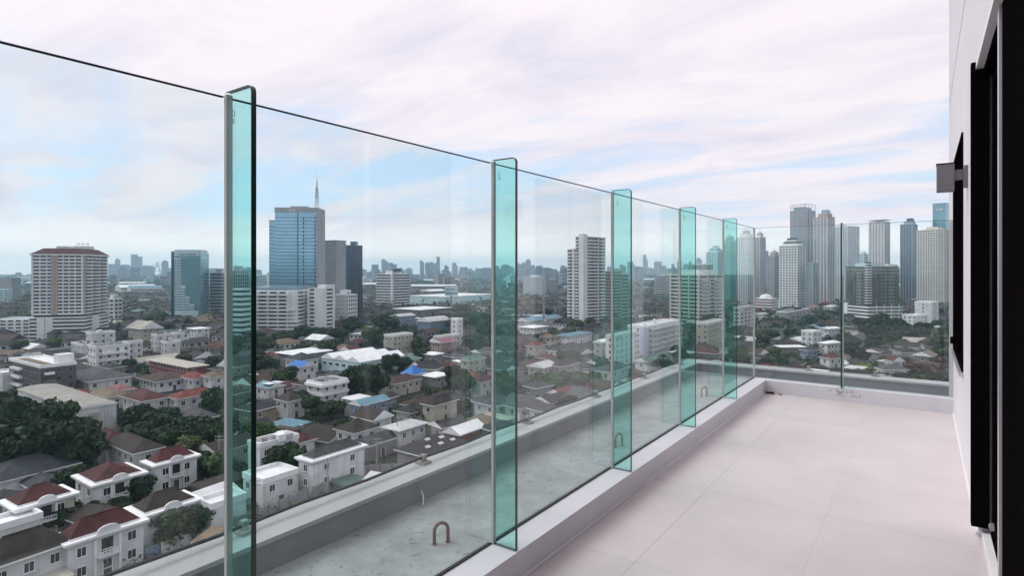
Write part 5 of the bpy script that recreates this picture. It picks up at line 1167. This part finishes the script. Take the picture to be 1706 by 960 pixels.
# skyline on the horizon
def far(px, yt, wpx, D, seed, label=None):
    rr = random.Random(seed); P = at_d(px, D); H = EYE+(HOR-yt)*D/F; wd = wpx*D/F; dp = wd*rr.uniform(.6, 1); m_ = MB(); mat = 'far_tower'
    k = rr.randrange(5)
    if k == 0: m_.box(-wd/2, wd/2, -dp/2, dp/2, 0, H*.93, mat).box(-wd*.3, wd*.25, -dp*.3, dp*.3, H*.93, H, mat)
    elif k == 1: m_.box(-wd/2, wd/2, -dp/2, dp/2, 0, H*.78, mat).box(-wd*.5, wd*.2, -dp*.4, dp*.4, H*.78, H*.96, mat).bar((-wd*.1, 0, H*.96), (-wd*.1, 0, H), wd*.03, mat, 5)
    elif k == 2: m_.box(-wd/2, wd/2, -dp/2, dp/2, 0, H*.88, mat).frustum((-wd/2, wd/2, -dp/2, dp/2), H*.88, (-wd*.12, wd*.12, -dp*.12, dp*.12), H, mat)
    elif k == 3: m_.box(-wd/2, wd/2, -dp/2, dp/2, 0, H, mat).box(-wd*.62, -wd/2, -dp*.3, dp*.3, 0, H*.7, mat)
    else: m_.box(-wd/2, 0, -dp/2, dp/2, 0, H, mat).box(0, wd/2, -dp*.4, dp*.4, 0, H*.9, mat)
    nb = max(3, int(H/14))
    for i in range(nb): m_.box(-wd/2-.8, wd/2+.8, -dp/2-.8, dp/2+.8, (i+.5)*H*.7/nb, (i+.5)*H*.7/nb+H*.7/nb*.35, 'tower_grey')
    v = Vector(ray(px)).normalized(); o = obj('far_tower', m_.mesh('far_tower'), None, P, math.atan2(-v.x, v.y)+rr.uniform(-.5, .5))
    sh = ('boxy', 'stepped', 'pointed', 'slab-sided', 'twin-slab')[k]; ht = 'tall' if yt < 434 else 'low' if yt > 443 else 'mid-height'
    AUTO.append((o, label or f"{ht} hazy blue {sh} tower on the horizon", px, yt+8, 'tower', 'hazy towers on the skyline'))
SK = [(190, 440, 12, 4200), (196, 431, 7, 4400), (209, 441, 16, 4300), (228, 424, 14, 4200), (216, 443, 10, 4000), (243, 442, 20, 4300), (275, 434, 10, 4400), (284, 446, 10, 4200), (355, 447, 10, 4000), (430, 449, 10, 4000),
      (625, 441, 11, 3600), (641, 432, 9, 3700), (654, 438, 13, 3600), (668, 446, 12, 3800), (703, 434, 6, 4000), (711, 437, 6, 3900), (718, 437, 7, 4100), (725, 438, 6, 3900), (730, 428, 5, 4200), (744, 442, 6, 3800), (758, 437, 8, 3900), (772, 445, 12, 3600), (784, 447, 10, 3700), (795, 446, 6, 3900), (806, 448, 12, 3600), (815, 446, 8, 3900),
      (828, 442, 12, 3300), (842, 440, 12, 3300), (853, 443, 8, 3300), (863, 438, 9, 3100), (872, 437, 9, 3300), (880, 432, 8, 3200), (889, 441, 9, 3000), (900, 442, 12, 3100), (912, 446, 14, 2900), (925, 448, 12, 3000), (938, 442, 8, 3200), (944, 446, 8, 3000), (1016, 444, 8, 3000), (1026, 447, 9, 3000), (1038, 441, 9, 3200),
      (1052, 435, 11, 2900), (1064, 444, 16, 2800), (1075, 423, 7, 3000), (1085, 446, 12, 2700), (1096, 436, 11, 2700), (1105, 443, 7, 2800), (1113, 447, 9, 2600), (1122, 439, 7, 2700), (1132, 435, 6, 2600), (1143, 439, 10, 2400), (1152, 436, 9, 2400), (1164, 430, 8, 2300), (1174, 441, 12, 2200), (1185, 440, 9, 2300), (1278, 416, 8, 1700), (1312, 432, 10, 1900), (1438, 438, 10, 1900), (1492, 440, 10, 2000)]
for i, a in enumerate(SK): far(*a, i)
for i in range(46):
    px = rng.uniform(600, 1250) if i < 38 else rng.uniform(180, 430); far(px, rng.uniform(445, 453), rng.uniform(6, 16), rng.uniform(2200, 3800), 200+i)
bp = obj('bridge_pylon', None, None, at_d(262, 4600), YAW); tag(bp, 'far cable-stayed bridge pylon in the haze left of teal tower', 'bridge')
H = EYE+(HOR-436)*4600/F
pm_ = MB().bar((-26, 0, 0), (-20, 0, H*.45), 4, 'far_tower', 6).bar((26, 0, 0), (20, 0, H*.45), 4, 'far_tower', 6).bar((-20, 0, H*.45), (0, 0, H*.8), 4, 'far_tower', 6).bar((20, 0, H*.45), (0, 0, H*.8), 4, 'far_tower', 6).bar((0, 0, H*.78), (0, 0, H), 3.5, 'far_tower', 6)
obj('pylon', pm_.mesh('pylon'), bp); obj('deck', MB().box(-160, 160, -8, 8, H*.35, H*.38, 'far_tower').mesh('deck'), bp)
for s_ in (-1, 1):
    for q in range(5): obj('cable', MB().bar((0, 0, H*(.96-.03*q)), (s_*(150-28*q), 0, H*.38), .8, 'far_tower', 4).mesh('cable'), bp)
# trees between the houses
n_t = 0; tries = 0
while n_t < 215 and tries < 40000:
    tries += 1
    px = rng.uniform(-40, 1590); D = 100*(640/100)**rng.random(); P = at_d(px, D); h = rng.uniform(5, 12); r = h*rng.uniform(.42, .62)
    pr = proj(P.x, P.y, h*.5)
    if not visible(pr) or not free(P.x, P.y, r*.12): continue
    hw = r*F/D; g = proj(P.x, P.y, 0)
    if blocked(px-hw, px+hw, HOR+(EYE-h)*F/D, g[1], D): continue
    tree(px, g[1], h, r, rng.choices(('dark green', 'mid green', 'olive green'), (5, 4, 1.5))[0], None, P); n_t += 1
# low growth and tree-like masses in the gaps, and the far woods
def leaf_field(name, label, spots, mat, seed):
    rr = np.random.default_rng(seed); v = []; f = []
    for (x, y, R, h, n_, s) in spots:
        for i in range(n_):
            d = rr.normal(size=3); d /= np.linalg.norm(d); d[2] = abs(d[2]); p = np.array([x, y, 0])+d*np.array([R, R, h])*rr.uniform(.6, 1.05)
            nrm = d+rr.normal(size=3)*.5; nrm /= np.linalg.norm(nrm); a = np.cross(nrm, rr.normal(size=3)); a /= np.linalg.norm(a); bq = np.cross(nrm, a); q = s*rr.uniform(.6, 1.3)
            k = len(v); v += [tuple(p+a*q), tuple(p+bq*q*.65), tuple(p-a*q), tuple(p-bq*q*.65)]; f.append((k, k+1, k+2, k+3))
    me = bpy.data.meshes.new(name); me.from_pydata(v, [], f); me.materials.append(MATS[mat]); me.update(); tag(obj(name, me), label, None, kind='stuff')
sp_ = []; tries = 0
while len(sp_) < 1500 and tries < 30000:
    tries += 1
    px = rng.uniform(-40, 1590); D = 95*(560/95)**rng.random(); P = at_d(px, D)
    if visible(proj(P.x, P.y, 0)) and free(P.x, P.y, .3): sp_.append((P.x, P.y, rng.uniform(1.2, 3.4), rng.uniform(1, 3.4), 46, .36 if D < 250 else .6))
leaf_field('undergrowth', 'low bushes and garden growth between the houses', sp_, 'leaf_mid', 5)
sp_ = []; tries = 0
while len(sp_) < 420 and tries < 30000:
    tries += 1
    px = rng.uniform(-40, 1590); D = 130*(600/130)**rng.random(); P = at_d(px, D); R_ = rng.uniform(1.8, 4.2); pr = proj(P.x, P.y, 0)
    if visible(pr) and free(P.x, P.y, .8) and not blocked(px-R_*F/D, px+R_*F/D, HOR+(EYE-R_*1.5)*F/D, pr[1], D): sp_.append((P.x, P.y, R_, R_*1.5, 130, .4 if D < 280 else .62))
leaf_field('tree_thickets', 'dense dark tree-like thickets filling the gaps between roofs', sp_, 'leaf_dark', 15)  # trunkless leaf masses added in place of more single trees
sp_ = []; tries = 0
while len(sp_) < 1500 and tries < 40000:
    tries += 1
    px = rng.uniform(-60, 1600); D = 480*(1500/480)**rng.random(); P = at_d(px, D)
    if free(P.x, P.y, 2): sp_.append((P.x, P.y, rng.uniform(4, 9), rng.uniform(6, 12), 20, 1.7))
for i in range(900):
    px = rng.uniform(-60, 1600); D = 1500*(5500/1500)**rng.random(); P = at_d(px, D)
    if px < 440 or rng.random() < .5: sp_.append((P.x, P.y, rng.uniform(20, 60), rng.uniform(8, 15), 22, 7))
leaf_field('woods', 'distant green woods spreading between the far blocks', sp_, 'leaf_wood', 6)

# ------------------------------------------------------------------ descriptions that single each filler thing out
def relation(px, py, skip=None):
    best = sorted(LMK, key=lambda q: ((q[1]-px)/1.0)**2+((q[2]-py)*1.6)**2)[:1][0]
    dx, dy = px-best[1], (py-best[2])*1.6
    if abs(dx) > abs(dy): return ('right of ' if dx > 0 else 'left of ')+best[0]
    return ('in front of ' if dy > 0 else 'behind ')+best[0]
for o, px, py, h, r, tone in TREES:
    if 'label' in o: continue
    AUTO.append((o, f"{'tall' if h > 11 else 'low' if h < 6.5 else 'broad' if r/h > .56 else 'medium'} {tone} tree", px, py-20, 'tree', 'trees between the houses'))
def brief(d): return d.replace('two-storey ', '').replace('one-storey ', '').replace(' with ', ', ').replace(' on the horizon', '').replace(', banded windows', '').replace(' ridged', '').replace('factory shed', 'shed')
byl = {}
for a in AUTO: byl.setdefault((brief(a[1]), relation(a[2], a[3])), []).append(a)
ORD = ['first', 'second', 'third', 'fourth', 'fifth', 'sixth', 'seventh', 'eighth', 'ninth', 'tenth', 'eleventh', 'twelfth']
for (sh, rel), items in byl.items():
    items.sort(key=lambda a: a[2]); n_ = len(items)
    for i, a in enumerate(items):
        if n_ == 1:
            t_ = a[1]+' '+rel
            if len(t_.split()) > 16: t_ = sh+' '+rel
        else: t_ = sh+' '+rel+(', leftmost' if i == 0 else ', rightmost' if i == n_-1 else f', {ORD[min(i, 11)]} from left')
        tag(a[0], t_, a[4], a[5])

# ------------------------------------------------------------------ haze over the city
hm = bpy.data.materials.new('haze'); hm.use_nodes = True; t = hm.node_tree; t.nodes.clear()
ho = t.nodes.new('ShaderNodeOutputMaterial'); pv = t.nodes.new('ShaderNodeVolumePrincipled')
pv.inputs['Color'].default_value = (.58, .85, 1.0, 1); pv.inputs['Density'].default_value = HAZE; pv.inputs['Anisotropy'].default_value = .6
t.links.new(pv.outputs[0], ho.inputs['Volume'])
MATS['haze'] = hm
hz = MB().box(-7100, 7100, -7100, 7100, -1, 186, 'haze')
tag(obj('haze', hz.mesh('haze')), 'pale blue haze lying over the far city', None, kind='stuff')
